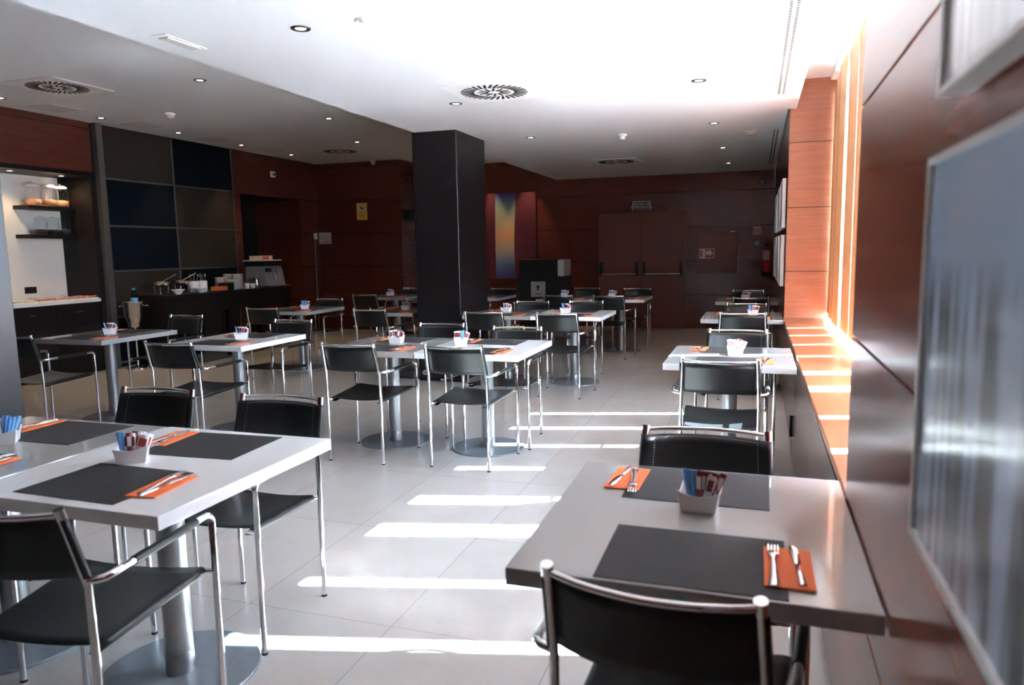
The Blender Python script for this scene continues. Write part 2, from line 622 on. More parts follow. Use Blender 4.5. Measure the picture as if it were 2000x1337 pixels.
# room-side skin: same wood, without the lighter tone painted for the bay light
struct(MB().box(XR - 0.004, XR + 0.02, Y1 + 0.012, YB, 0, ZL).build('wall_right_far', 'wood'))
ap = MB()
ap.box(XG - 0.06, 1.1, Y0, Y1, 0, ZS - 0.03)
ap.box(XG - 0.04, 1.1, Y0, Y1, 2.81, 2.95)
struct(ap.build('wall_right_bay', 'facade'))
wf = MB()
for y in (Y0, 3.43, 4.74, 6.05, Y1 - 0.06):
    wf.box(XG - 0.02, XG + 0.05, y, y + 0.06, ZS, 2.81)
wf.box(XG - 0.02, XG + 0.05, Y0, Y1, ZS - 0.03, ZS + 0.05)
wf.box(XG - 0.02, XG + 0.05, Y0, Y1, 2.76, 2.81)
win1 = struct(wf.build('window_1', 'alu'))
MB().box(XG + 0.010, XG + 0.016, Y0 + 0.02, Y1 - 0.02, ZS + 0.03, 2.78).build('pane', 'glass', win1)
portal('window_portal', (XG - 0.05, (Y0 + Y1) / 2, 1.79), Y1 - Y0, 1.98, (-1, 0, 0))

# the paving outside
struct(MB().box(0.96, 60, -40, 50, -0.3, -0.12).build('exterior_ground', 'outdoor'))

# wall behind the camera, back walls
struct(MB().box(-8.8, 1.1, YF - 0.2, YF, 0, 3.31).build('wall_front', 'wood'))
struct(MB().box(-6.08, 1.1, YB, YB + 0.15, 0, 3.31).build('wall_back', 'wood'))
struct(MB().box(-8.8, -6.08, 12.0, YB + 0.15, 0, ZH + 0.01).build('wall_back_left', 'wood'))

# left wall with the buffet niche, the fabric grid and a dark doorway
lw = MB()
lw.box(-8.8, XL, YF, 5.2, 0, ZH)
lw.box(-8.5, XL, 5.2, 7.1, 2.46, ZH)
lw.box(-8.8, XL, 9.68, 9.80, 0, ZH)
lw.box(-8.8, XL, 9.80, 11.43, 2.38, ZH)
lw.box(-8.8, XL, 11.43, 12.0, 0, ZH)
struct(lw.build('wall_left', 'wood'))
lb = MB()
lb.box(-8.5, XL - 0.02, 7.1, 9.68, 0, ZH)
lb.box(-8.5, XL - 0.005, 7.06, 7.14, 0, 2.46)
lb.box(-8.5, XL + 0.004, 5.2, 7.1, 2.41, 2.46)
lb.box(-8.8, -8.75, 9.80, 11.43, 0, 2.38)
struct(lb.build('wall_left_dark', 'wenge_matt'))
struct(MB().box(-8.5, -8.34, 5.2, 7.06, 0, 2.41).build('wall_left_niche', 'white_wall'))
# door leaf standing ajar inside the dark doorway
d1 = struct(MB().box(-8.60, XL - 0.03, 9.81, 9.86, 0, 2.36).build('door_1', 'door'))
MB().box(-7.99, -7.94, 9.86, 9.90, 1.72, 1.88, 0.004).build('door_handle', 'chrome', d1)

# grey posts and rails between the fabric panels
tr = MB()
tr.box(XL - 0.02, XL + 0.07, 7.14, 7.225, 0, ZH)
struct(tr.build('trim_1', 'grey_frame'))
tr = MB()
for z in (2.405, 1.815, 1.24, 0.65, 0.06):
    tr.box(XL - 0.02, XL - 0.002, 7.225, 9.68, z - 0.012, z + 0.012)
for y in (8.44, 9.665):
    tr.box(XL - 0.02, XL - 0.002, y - 0.014, y + 0.014, 0.06, ZH)
struct(tr.build('trim_2', 'grey_frame'))
rowz = [(2.417, 3.05, 'top row'), (1.827, 2.393, 'second row'), (1.252, 1.803, 'third row'), (0.662, 1.228, 'fourth row')]
patt = [['brown', 'blue', 'blue', 'brown'], ['blue', 'brown', 'brown', 'blue']]
colname = ['beside the grey post', 'beside the red wood']
for ci, (ya, yb) in enumerate(((7.229, 8.424), (8.456, 9.649))):
    for ri, (za, zb, rn) in enumerate(rowz):
        k = patt[ci][ri]
        o = MB().box(XL - 0.02, XL - 0.004, ya, yb, za, zb, 0.004).build('wall_panel', 'fabric_' + k)
        tag(o, f"{'navy blue' if k == 'blue' else 'brown'} fabric wall panel, {rn}, column {colname[ci]}", 'wall panel', 'fabric wall panels')
names5 = ['behind the ice bucket', 'behind the table end panel', 'left under the buffet table', 'right under the buffet table']
for i, (ya, yb, k) in enumerate(((7.229, 8.424, 'blue'), (8.456, 8.84, 'blue'), (8.85, 9.24, 'brown'), (9.25, 9.649, 'brown'))):
    o = MB().box(XL - 0.02, XL - 0.004, ya, yb, 0.075, 0.638, 0.004).build('wall_panel', 'fabric_' + k)
    tag(o, f"low {'navy blue' if k == 'blue' else 'brown'} fabric wall panel {names5[i]}", 'wall panel', 'fabric wall panels')

# columns
COLX0, COLX1 = -3.545, -3.03
for ya, yb in ((1.45, 2.30), (7.30, 8.15)):
    struct(MB().box(COLX0, COLX1, ya, yb, 0, ZL, 0.004, 1).box(COLX0, XE, ya, yb, ZL, ZH).build('column', 'wenge'))
# skirting along the back wall
struct(MB().box(-1.10, XR, YB - 0.015, YB, 0, 0.06).build('baseboard_back', 'wood'))
struct(MB().box(-7.8, -6.08, 11.985, 12.0, 0, 0.05).build('baseboard_back_left', 'wood'))

# ------------------------------------------------------------------ window bench
bench = thing('window_bench', 'long low wooden window bench with sunlit cherry top and dark doors', 'bench', (0, 0, 0))
MB().box(0.262, 0.90, Y0 + 0.002, Y1 - 0.002, 0.05, ZS - 0.032).build('body', 'bench', bench)
MB().box(0.252, XG - 0.02, Y0 + 0.002, Y1 - 0.002, ZS - 0.03, ZS, 0.003).build('top', 'wood_sill', bench)
MB().box(0.30, 0.88, Y0 + 0.002, Y1 - 0.002, 0, 0.05).build('plinth', 'black', bench)
ys = [Y0 + 0.004, 3.55, 4.98, 6.23, Y1 - 0.004]
for a, b in zip(ys[:-1], ys[1:]):
    d = MB().box(0.250, 0.262, a + 0.002, b - 0.002, 0.06, ZS - 0.034, 0.001, 1).build('door', 'bench', bench)
    if a != 4.98:
        continue
    h = MB().tube([(0.238, a + 0.05, 0.18), (0.238, a + 0.05, 0.32)], 0.011, 8)
    h.tube([(0.25, a + 0.05, 0.19), (0.238, a + 0.05, 0.19)], 0.006, 6).tube([(0.25, a + 0.05, 0.31), (0.238, a + 0.05, 0.31)], 0.006, 6)
    h.build('handle', 'black', d)

# hanging panel blinds, gaps let the sun stripes in
rail = tag(MB().box(0.60, 0.66, Y0 + 0.02, Y1 - 0.02, 2.915, 2.948).build('blind_rail', 'white_plastic'), 'white ceiling rail that carries the hanging window panels', 'rail')
struct(MB().box(0.668, 0.688, Y0, Y1, 2.80, 2.948).build('trim_3', 'white_plastic'))
PXS = [(7.02, 7.485, 0.648), (6.675, 7.06, 0.622), (6.135, 6.60, 0.606), (5.58, 6.06, 0.622), (5.005, 5.505, 0.622), (4.40, 4.93, 0.622),
       (3.94, 4.255, 0.622), (3.267, 3.77, 0.622), (2.752, 3.195, 0.622), (2.15, 2.675, 0.622)]
ordn = ['at the far corner of the window bay', 'second from the far corner', 'third from the far corner', 'fourth from the far corner', 'fifth from the far corner',
        'sixth from the far corner', 'seventh from the far corner, narrow', 'eighth from the far corner', 'ninth from the far corner', 'nearest the dark end wall']
for (a, b, x), on in zip(PXS, ordn):
    t = thing('window_blind', f'tall orange cherry window panel {on}', 'blind', (x, (a + b) / 2, 0.79), 0, 'hanging window panels')
    hw = (b - a) / 2
    MB().box(-0.006, 0.006, -hw + 0.014, hw - 0.014, 0, 2.05).build('panel', 'blind', t)
    for e in (-1, 1):
        MB().box(-0.008, 0.008, e * hw - (0.014 if e > 0 else 0), e * hw + (0 if e > 0 else 0.014), 0, 2.05, 0.002, 1).build('edge_strip', 'wood_sill', t)
    MB().tube([(0, 0, 2.05), (0, 0, 2.1235)], 0.005, 6).box(-0.006, 0.006, -0.03, 0.03, 2.05, 2.062).build('hook', 'white_plastic', t)

# ------------------------------------------------------------------ ceiling fittings
spot_energy = 28.0


def downlight(x, y, z, label, group, e=1.0, cone=70):
    t = thing('downlight', label, 'ceiling light', (x, y, z), 0, group)
    MB().lathe([(0.031, -0.002), (0.034, -0.005), (0.053, -0.006), (0.057, 0.0)], 24, smooth=False).build('trim_ring', 'lamp_ring', t)
    MB().lathe([(0.0005, -0.0025), (0.032, -0.0025)], 24, smooth=False).build('lens', 'lens', t)
    if e:
        d = bpy.data.lights.new('lamp', 'SPOT')
        d.energy = spot_energy * e
        d.color = (1.0, 0.72, 0.42)
        d.spot_size = rad(cone)
        d.spot_blend = 0.6
        d.shadow_soft_size = 0.03
        o = bpy.data.objects.new('lamp', d)
        o.location = (0, 0, -0.02)
        COL.objects.link(o)
        o.parent = t
    return t


for (x, y), l in {(-2.48, 3.73): 'nearest round downlight, beside the emergency light fitting', (-2.50, 6.04): 'round downlight just beyond the white swirl vent',
                  (-2.47, 8.15): 'round downlight in front of the dark column top', (-0.455, 5.96): 'round downlight nearest the end of the slot vent',
                  (-0.455, 8.02): 'round downlight beside the cream box detector', (-0.45, 10.02): 'round downlight before the rear slot vent middle',
                  (-0.447, 11.88): 'round downlight closest to the exit wall'}.items():
    downlight(x, y, ZL, l, 'downlights in the white ceiling', 0.6)
for (x, y), l in {(-7.40, 5.70): 'downlight over the buffet niche, cut by the picture edge', (-7.41, 6.93): 'downlight over the right end of the buffet niche',
                  (-7.40, 8.15): 'downlight over the joint of the fabric panels', (-7.40, 9.42): 'downlight over the far edge of the fabric panels',
                  (-7.40, 10.67): 'downlight over the dark doorway', (-5.01, 5.84): 'downlight midway along the grey ceiling nearest the step',
                  (-5.01, 8.04): 'second downlight along the ceiling step', (-5.69, 9.87): 'downlight beside the dark swirl vent'}.items():
    downlight(x, y, ZH, l, 'downlights in the grey ceiling', 1.0)
for x, l in ((-4.05, 'downlight over the right edge of the purple painting'), (-4.85, 'downlight over the left edge of the purple painting')):
    downlight(x, 12.95, ZH, l, 'downlights in the grey ceiling', 2.2, 60)
for y, l in ((6.85, 'small lamp in the niche top above the jars'), (6.2, 'small lamp in the niche top beside the pillar')):
    downlight(-8.02, y, 2.409, l, 'lamps in the buffet niche', 0.55, 130)

t0 = None


def make_diffuser():
    t = thing('swirl_vent', 'vent', 'ceiling vent', (0, 0, 0))
    MB().box(-0.335, 0.335, -0.345, 0.345, -0.008, 0.0, 0.002, 1).build('plate', 'white_plastic', t)
    s = MB()
    for k in range(32):
        a = 2 * PI * k / 32
        m = Matrix.Rotation(a, 4, 'Z') @ Matrix.Translation((0.215, 0, 0)) @ Matrix.Rotation(rad(16), 4, 'Z')
        s.box(-0.055, 0.055, -0.010, 0.010, -0.0105, -0.0075, mat=m)
    for k in range(12):
        a = 2 * PI * (k + 0.5) / 12
        m = Matrix.Rotation(a, 4, 'Z') @ Matrix.Translation((0.09, 0, 0)) @ Matrix.Rotation(rad(10), 4, 'Z')
        s.box(-0.042, 0.042, -0.009, 0.009, -0.0105, -0.0075, mat=m)
    s.build('slots', 'vent_slot', t)
    MB().lathe([(0.0005, -0.013), (0.018, -0.012), (0.022, -0.008)], 16).build('hub', 'white_plastic', t)
    return t


vp = make_diffuser()
for i, (x, y, z, l) in enumerate(((-2.03, 5.71, ZL, 'bright white square swirl vent in front of the column'), (-6.44, 5.55, ZH, 'square swirl vent on the grey ceiling near the buffet'),
                                  (-1.99, 10.87, ZL, 'dark square swirl vent near the exit wall'), (-6.44, 10.62, ZH, 'dark square swirl vent near the yellow notice wall'))):
    place(vp, i > 0, (x, y, z), 0, l, 'swirl ceiling vents')

for x0, x1, ya, yb, l in ((0.115, 0.205, 2.3, 6.72, 'long slotted ceiling vent strip beside the window bay'), (0.125, 0.212, 8.67, 12.35, 'slotted ceiling vent strip far down the right wall')):
    t = thing('slot_vent', l, 'ceiling vent', ((x0 + x1) / 2, ya, ZL), 0, 'slot ceiling vents')
    hw = (x1 - x0) / 2
    L = yb - ya
    MB().box(-hw, hw, 0, L, -0.006, 0).build('plate', 'vent_strip', t)
    n = int(L / 0.03)
    for q in (-0.020, 0.016):
        s = MB()
        for k in range(n):
            s.box(q - 0.008, q + 0.008, 0.02 + k * 0.03, 0.032 + k * 0.03, -0.0075, -0.0055)
        s.build('slot_row', 'vent_slot', t)

for y, w_, l in ((6.30, 'flat ceiling hatch over the buffet niche'), (7.55, 'flat ceiling hatch over the first fabric panels'), (8.82, 'flat ceiling hatch over the far fabric panels'), (10.07, 'flat ceiling hatch over the dark doorway')) if False else \
        ((6.30, 0, 'flat grey ceiling hatch over the buffet niche'), (7.55, 0, 'flat grey ceiling hatch over the first fabric panels'), (8.82, 0, 'flat grey ceiling hatch over the far fabric panels'), (10.07, 0, 'flat grey ceiling hatch over the dark doorway')):
    o = MB().box(-7.58, -7.2, y - 0.19, y + 0.19, ZH - 0.006, ZH, 0.002, 1).build('ceiling_hatch', 'hatch')
    tag(o, l, 'ceiling panel', 'flat ceiling hatches')
for x, y, z, l in ((-6.48, 7.03, ZH, 'white smoke detector on the grey ceiling by the fabric panels'), (-1.465, 8.36, ZL, 'white smoke detector on the white ceiling behind the vent')):
    t = thing('smoke_detector', l, 'smoke detector', (x, y, z), 0, 'smoke detectors')
    MB().lathe([(0.055, 0), (0.055, -0.018), (0.045, -0.024)], 24, cap_top=True).build('base', 'white_plastic', t)
    MB().lathe([(0.036, -0.024), (0.036, -0.05), (0.026, -0.058)], 20, cap_top=True).build('sensor', 'white_plastic', t)
t = thing('ceiling_speaker', 'round cream flush ceiling speaker near the first downlight', 'speaker', (-2.07, 3.73, ZL))
MB().lathe([(0.055, 0), (0.055, -0.006), (0.044, -0.010)], 28).build('rim', 'vent_strip', t)
MB().lathe([(0.044, -0.009), (0.026, -0.007), (0.024, -0.012), (0.012, -0.014)], 28, cap_top=True).build('grille', 'vent_strip', t)
t = thing('box_detector', 'small cream box detector on the ceiling near the right wall', 'detector', (-0.096, 8.75, ZL))
MB().box(-0.065, 0.065, -0.05, 0.05, -0.012, 0, 0.003).build('base', 'vent_strip', t)
MB().box(-0.05, 0.05, -0.04, 0.04, -0.04, -0.012, 0.006).build('cover', 'hatch', t)
for x, y, z, l in ((-2.06, 8.33, ZL, 'thin flush plate on the white ceiling beside the column'), (-6.40, 8.19, ZH, 'thin flush plate on the grey ceiling between downlights')):
    tag(MB().box(x - 0.055, x + 0.055, y - 0.04, y + 0.04, z - 0.004, z, 0.001, 1).build('ceiling_plate', 'vent_strip'), l, 'ceiling plate')
t = thing('emergency_light', 'recessed emergency light strip near the ceiling step', 'emergency light', (-3.30, 3.70, ZL))
MB().box(-0.055, 0.055, -0.17, 0.17, -0.005, 0, 0.002, 1).build('housing', 'white_plastic', t)
MB().box(-0.036, 0.036, -0.135, 0.135, -0.014, -0.005, 0.006).build('diffuser', 'hatch', t)
t = thing('dome_camera', 'small white dome camera above the yellow notice wall', 'camera', (-6.55, 11.9, ZH))
MB().lathe([(0.05, 0), (0.05, -0.035)], 20).build('mount', 'white_plastic', t)
MB().lathe([(0.045, -0.035), (0.043, -0.055), (0.03, -0.078), (0.004, -0.088)], 20, cap_top=True).build('dome', 'hatch', t)

# ------------------------------------------------------------------ back wall things
d2 = struct(MB().box(-2.79, -1.13, YB - 0.03, YB, 0, 2.09).build('door_2', 'wood'))
for a, b, s in ((-2.735, -1.974, 1), (-1.962, -1.20, -1)):
    lf = MB().box(a, b, YB - 0.045, YB - 0.03, 0.008, 2.045, 0.003, 1).build('leaf', 'door', d2)
    pb = MB()
    for xx in (a + 0.06, b - 0.06):
        pb.prism([(-0.03, -0.12), (0.03, -0.12), (0.022, 0.12), (-0.022, 0.12)], 0, 0.09,
                 Matrix.Translation((xx, YB - 0.045, 1.06)) @ Matrix.Rotation(rad(90), 4, 'X'), 0.006)
    pb.build('push_bar_bracket', 'black', lf)
    MB().tube([(a + 0.07, YB - 0.125, 0.965), (b - 0.07, YB - 0.125, 0.965)], 0.017, 12).build('push_bar', 'steel', lf)

t = thing('exit_sign', 'dark green emergency exit sign with pale lettering above the doors', 'sign', (-1.97, YB, 2.165))
MB().box(-0.16, 0.16, -0.012, 0, -0.085, 0.085, 0.002, 1).build('border', 'sign_white', t)
MB().box(-0.147, 0.147, -0.014, -0.011, -0.072, 0.072).build('board', 'sign_green', t)
mesh_text('SALIDA DE\nEMERGENCIA', 0.062, 'lettering', 'sign_white', t, (0, -0.0155, 0.004), (rad(90), 0, 0), spacing=0.9)

t = thing('hose_cabinet', 'flush square fire hose cabinet door right of the exit doors', 'cabinet', (-0.645, YB, 0.95))
MB().box(-0.37, 0.37, -0.012, 0, 0, 0.74, 0.002, 1).build('frame', 'wood', t)
MB().box(-0.35, 0.33, -0.018, -0.010, 0.02, 0.72, 0.002, 1).build('door', 'door', t)
MB().box(0.20, 0.28, -0.022, -0.016, 0.722, 0.736).build('catch', 'steel', t)
t = thing('hose_sign', 'small red and white fire hose sign on the cabinet door', 'sign', (-0.83, YB - 0.018, 1.31))
MB().box(-0.125, 0.125, -0.004, 0, -0.085, 0.085).build('board', 'sign_white', t)
r_ = MB().box(-0.03, 0.118, -0.006, -0.003, -0.075, 0.075)
r_.box(-0.115, -0.075, -0.006, -0.003, -0.06, 0.06)
r_.build('red_field', 'red', t)
g = MB().box(0.035, 0.075, -0.0075, -0.005, -0.03, 0.055)
g.box(-0.015, 0.035, -0.0075, -0.005, -0.02, 0.045).box(0.075, 0.105, -0.0075, -0.005, 0.0, 0.018)
g.build('pictogram', 'sign_white', t)
t = thing('alarm_button', 'square red fire alarm push button in a white frame', 'alarm button', (-0.01, YB, 1.69))
MB().box(-0.085, 0.085, -0.012, 0, -0.085, 0.085, 0.004).build('surround', 'red', t)
MB().box(-0.06, 0.06, -0.016, -0.010, -0.06, 0.06, 0.003).build('plate', 'sign_white', t)
m = Matrix.Translation((0, -0.016, 0)) @ Matrix.Rotation(rad(90), 4, 'X')
q = MB()
ring_o = [(0.042 * math.cos(2 * PI * k / 24), 0.042 * math.sin(2 * PI * k / 24)) for k in range(24)]
q.prism(ring_o, 0, 0.003, m)
q.build('ring', 'red', t)
q = MB()
q.prism([(x * 0.42, y * 0.42) for x, y in ring_o], 0.003, 0.006, m)
q.build('button', 'sign_white', t)
tag(MB().box(-0.05, 0.03, YB - 0.03, YB, 1.43, 1.50, 0.004).build('wall_box', 'white_plastic'), 'tiny white box on the wall under the alarm button', 'wall box')
t = thing('alarm_horn', 'dark round alarm horn high on the exit wall', 'alarm', (0.05, YB, 2.49))
MB().tube([(0, 0, 0), (0, -0.03, 0)], 0.05, 20).build('body', 'black', t)
MB().tube([(0, -0.03, 0), (0, -0.05, 0)], [0.034, 0.024], 20).build('cone', 'grey_plastic', t)

t = thing('fire_extinguisher', 'red fire extinguisher hanging in the far right corner', 'fire extinguisher', (0.155, 12.95, 0.93))
MB().lathe([(0.062, 0.035), (0.072, 0.045), (0.074, 0.40), (0.060, 0.45), (0.026, 0.475)], 24, cap_bot=True, cap_top=True).build('cylinder', 'red', t)
MB().lathe([(0.070, 0.0), (0.076, 0.01), (0.076, 0.07)], 24, cap_bot=True).build('foot_ring', 'black', t)
lab = MB()
lab.grid([[(0.0755 * math.cos(a), 0.0755 * math.sin(a), z) for a in [rad(-150 + 12 * i) for i in range(9)]] for z in (0.26, 0.42)])
lab.build('paper_label', 'sign_white', t)
MB().lathe([(0.02, 0.47), (0.02, 0.53)], 14, cap_top=True).box(-0.02, 0.07, -0.012, 0.012, 0.52, 0.545, 0.004).build('valve_handle', 'black', t)
MB().tube([(0.03, 0, 0.50), (0.07, -0.03, 0.50), (0.095, -0.05, 0.42), (0.092, -0.05, 0.20)], 0.010, 8).build('hose', 'black', t)
MB().box(0.02, 0.103, -0.02, 0.02, 0.36, 0.39).build('bracket', 'black', t)

t = thing('purple_painting', 'tall wine red canvas with a rainbow centre band on the back wall', 'painting', (-4.395, YB - 0.002, 0.885))
MB().box(-4.87, -3.92, YB - 0.045, YB - 0.002, 0.885, 2.485, 0.004, 1).build('canvas', 'pic_purple', t).matrix_parent_inverse = Matrix.Translation((4.395, -(YB - 0.002), -0.885))
bd = MB()
rows = []
for i in range(21):
    z = 0.888 + i * (2.482 - 0.888) / 20
    s = 0.02 * math.sin(z * 3.1)
    rows.append([(-4.72 + 0.3 * s, YB - 0.0465, z), (-4.33 + s, YB - 0.0465, z)])
bd.grid(rows)
bd.build('colour_band', 'pic_band', t).matrix_parent_inverse = Matrix.Translation((4.395, -(YB - 0.002), -0.885))

t = thing('lectern', 'black lectern with a silver emblem plaque below the painting', 'lectern', (-3.53, 12.45, 0))
MB().box(-0.42, 0.42, -0.24, 0.24, 0, 0.965, 0.004, 1).build('body', 'black', t)
MB().box(-0.40, 0.29, -0.26, 0.22, 0.965, 1.255, 0.004, 1).build('reading_top', 'black', t)
MB().box(0.291, 0.40, -0.26, 0.22, 0.968, 1.25, 0.004, 1).build('lit_side', 'hatch', t)  # pale grey block paints window light on the top's right side
pq = MB().box(-0.195, 0.065, -0.252, -0.24, 0.61, 0.875, 0.002, 1).build('plaque', 'silver_plaque', t)
em = MB()
mm = Matrix.Translation((-0.065, -0.252, 0.765)) @ Matrix.Rotation(rad(90), 4, 'X')
em.prism([(-0.03, 0.035), (0.0, 0.05), (0.028, 0.03), (0.02, 0.004), (0.008, -0.004), (0.015, -0.03), (-0.012, -0.045), (-0.025, -0.018), (-0.012, 0.0), (-0.032, 0.01)], 0, 0.002, mm)
em.box(-0.13, 0.0, -0.254, -0.251, 0.655, 0.668)
em.build('emblem', 'black', pq)

# left back wall
YN = 12.0
t = thing('yellow_notice', 'yellow video surveillance notice on the left back wall', 'sign', (-6.875, YN, 2.17))
MB().box(-0.108, 0.108, -0.006, 0, -0.152, 0.152, 0.002, 1).build('board', 'yellow', t)
MB().box(-0.062, 0.062, -0.008, -0.005, 0.02, 0.105).build('white_field', 'sign_white', t)
pc = MB()
pc.box(-0.036, 0.036, -0.0095, -0.007, -0.013, 0.013, mat=Matrix.Translation((0, 0, 0.062)) @ Matrix.Rotation(rad(25), 4, 'Y'))
pc.build('camera_pictogram', 'black', t)
ln = MB().box(-0.07, 0.07, -0.008, -0.005, 0.122, 0.130)
for z in (-0.02, -0.05, -0.065, -0.085, -0.10):
    ln.box(-0.05, 0.05, -0.008, -0.005, z - 0.004, z + 0.004)
ln.build('text_lines', 'nuts', t)
t = thing('framed_notice', 'small white framed notice beside the light switch', 'notice', (-7.70, YN, 1.70))
MB().box(-0.155, 0.155, -0.012, 0, -0.105, 0.105, 0.002, 1).build('sheet', 'sign_white', t)
fr = MB()
for a in ((-0.135, 0.135, 0.078, 0.085), (-0.135, 0.135, -0.085, -0.078), (-0.135, -0.128, -0.085, 0.085), (0.128, 0.135, -0.085, 0.085)):
    fr.box(a[0], a[1], -0.014, -0.011, a[2], a[3])
fr.build('red_border', 'red', t)
ln = MB()
for i, z in enumerate((0.055, 0.035, 0.015, -0.005, -0.025)):
    ln.box(-0.11, 0.11 - 0.02 * (i % 2), -0.014, -0.011, z - 0.004, z + 0.004)
ln.box(0.03, 0.10, -0.014, -0.011, -0.062, -0.048)
ln.build('text_lines', 'grey_plastic', t)
t = thing('light_switch', 'white light switch left of the framed notice', 'switch', (-7.945 + 0.19, YN, 1.72)) if False else thing('light_switch', 'white wall switch with cable run left of the framed notice', 'switch', (-7.93 + 0.0, YN, 1.72))
t.location = (-7.755 - 0.13, YN, 1.72)
t.location.x = -7.77 + 0.0
t.location = (XL, 11.86, 1.74)
t.rotation_euler = (0, 0, rad(90))
MB().box(-0.045, 0.045, -0.02, 0, -0.055, 0.055, 0.004).build('housing', 'white_plastic', t)
MB().box(-0.02, 0.02, -0.026, -0.019, -0.03, 0.03, 0.003).build('rocker', 'white_plastic', t)
MB().tube([(-0.03, -0.012, -0.055), (-0.03, -0.012, -1.70)], 0.006, 6).build('cable', 'grey_plastic', t)
t = thing('wall_sign', 'tiny white plate high on the wall over the dark doorway', 'sign', (XL, 10.68, 2.76))
MB().box(0, 0.02, -0.06, 0.06, -0.05, 0.05, 0.003).build('plate', 'white_plastic', t)
MB().box(0.018, 0.024, -0.01, 0.05, -0.02, 0.02).build('window', 'black', t)
t = thing('wall_speaker', 'small black wall speaker half hidden by the dark column', 'speaker', (-6.06, 12.4, 2.1)) if False else thing('wall_speaker', 'small black wall speaker half hidden by the dark column', 'speaker', (-6.08, 12.15, 2.08))
MB().box(0, 0.14, -0.09, 0.09, -0.09, 0.10, 0.008).build('case', 'black', t)
MB().box(0.02, 0.12, -0.094, -0.088, -0.07, 0.08).build('grille', 'rubber', t)

# ------------------------------------------------------------------ pictures on the right wall


def wall_picture(x, y0, y1, z0, z1, art, label, group):
    t = thing('framed_picture', label, 'picture', (x, (y0 + y1) / 2, z0), 0, group)
    hw, h = (y1 - y0) / 2, z1 - z0
    f = MB()
    fr_ = 0.009
    f.box(-0.04, -0.008, -hw, -hw + fr_, 0, h).box(-0.04, -0.008, hw - fr_, hw, 0, h)
    f.box(-0.04, -0.008, -hw + fr_, hw - fr_, 0, fr_).box(-0.04, -0.008, -hw + fr_, hw - fr_, h - fr_, h)
    f.build('frame', 'frame_white', t)
    MB().box(-0.034, -0.010, -hw + fr_, hw - fr_, fr_, h - fr_).build('artwork', art, t)
    MB().box(-0.008, 0.0, -hw + 0.08, hw - 0.08, 0.08, h - 0.08).build('hanging_batten', 'black', t)
    return t


wall_picture(XW, 0.10, 1.085, 1.035, 1.535, 'pic_blue', 'large near blue grey painting in a thin white frame', 'pictures on the near right wall')
wall_picture(XW, 0.10, 1.052, 1.605, 2.10, 'pic_pale', 'upper near pale picture above the blue grey painting', 'pictures on the near right wall')
far_lab = ['beside the orange panel', 'second from the orange panel', 'closest to the fire extinguisher']
for z0, z1, rn in ((1.60, 2.07, 'upper'), (1.03, 1.53, 'lower')):
    for (ya, yb), fl in zip(((7.66, 8.42), (8.72, 9.48), (10.0, 10.76)), far_lab):
        wall_picture(XR - 0.004, ya, yb, z0, z1, 'pic_pale', f'{rn} white framed picture seen edge on, {fl}', 'pictures on the far right wall')

# ------------------------------------------------------------------ tables
TW, TD, TZ = 0.745, 0.832, 0.745


def make_table():
    t = thing('cafe_table', 'table', 'table')
    MB().box(-TW / 2, TW / 2, -TD / 2, TD / 2, TZ - 0.04, TZ, 0.0025, 2).build('tabletop', 'table', t)
    p = MB().lathe([(0.046, 0.085), (0.046, TZ - 0.045)], 32).build('pole', 'satin', t)
    MB().lathe([(0.0475, 0.010), (0.0475, 0.083), (0.046, 0.085)], 32).build('collar', 'satin', p)
    MB().box(-0.16, 0.16, -0.16, 0.16, TZ - 0.048, TZ - 0.04).build('mounting_plate', 'satin', t)
    MB().disc(0, 0, 0.0, 0.011, 0.262, 64, 0.003).build('base', 'base_disc', t)
    return t


TABLES = {  # centre x, y, phrase
    'T1': (-0.130, 1.840, 'nearest table against the right wall'),
    'T2': (-0.145, 4.765, 'second table along the window bench'),
    'T3': (-0.125, 7.555, 'third table along the window bench'),
    'T4': (-0.110, 9.85, 'farthest table by the right wall'),
    'TL1': (-1.855, 1.875, 'big front table left of the aisle'),
    'TL1b': (-2.610, 1.872, 'front table touching the left pillar'),
    'TM2': (-1.828, 4.872, 'right half of the middle pair'),
    'TM1': (-2.580, 4.872, 'left half of the middle pair'),
    'TL2': (-4.008, 4.90, 'single table left of the middle pair'),
    'TL': (-5.452, 4.985, 'table nearest the ice bucket'),
    'TC2': (-1.838, 7.60, 'right half of the column pair'),
    'TC1': (-2.592, 7.60, 'left half of the column pair'),
    'TK1': (-4.012, 7.78, 'table just left of the dark column'),
    'TLf': (-5.375, 7.77, 'table near the coffee machine'),
    'TF2': (-1.775, 10.13, 'right half of the exit door pair'),
    'TF1': (-2.527, 10.13, 'left half of the exit door pair'),
    'TB': (-3.875, 10.27, 'table below the purple painting'),
    'TK2': (-5.375, 10.32, 'far table below the yellow notice'),
}
tp = make_table()
WHITE_TOP = None
for i, (k, (x, y, ph)) in enumerate(TABLES.items()):
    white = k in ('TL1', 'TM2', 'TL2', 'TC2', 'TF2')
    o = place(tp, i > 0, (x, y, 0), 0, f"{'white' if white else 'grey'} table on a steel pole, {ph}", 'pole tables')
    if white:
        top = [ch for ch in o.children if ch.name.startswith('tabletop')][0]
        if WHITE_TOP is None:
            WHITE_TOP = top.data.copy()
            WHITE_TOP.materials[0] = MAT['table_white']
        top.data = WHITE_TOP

# ------------------------------------------------------------------ chairs
R_ = 0.0105


def arc(c, r, a0, a1, n, plane):
    out = []
    for i in range(n + 1):
        a = rad(a0 + (a1 - a0) * i / n)
        out.append(tuple(Vector(c) + r * (math.cos(a) * Vector(plane[0]) + math.sin(a) * Vector(plane[1]))))
    return out


def post(z):
    k = (z - 0.625) / 0.20
    return (0.204 - 0.010 * k, -0.235 - 0.055 * k)


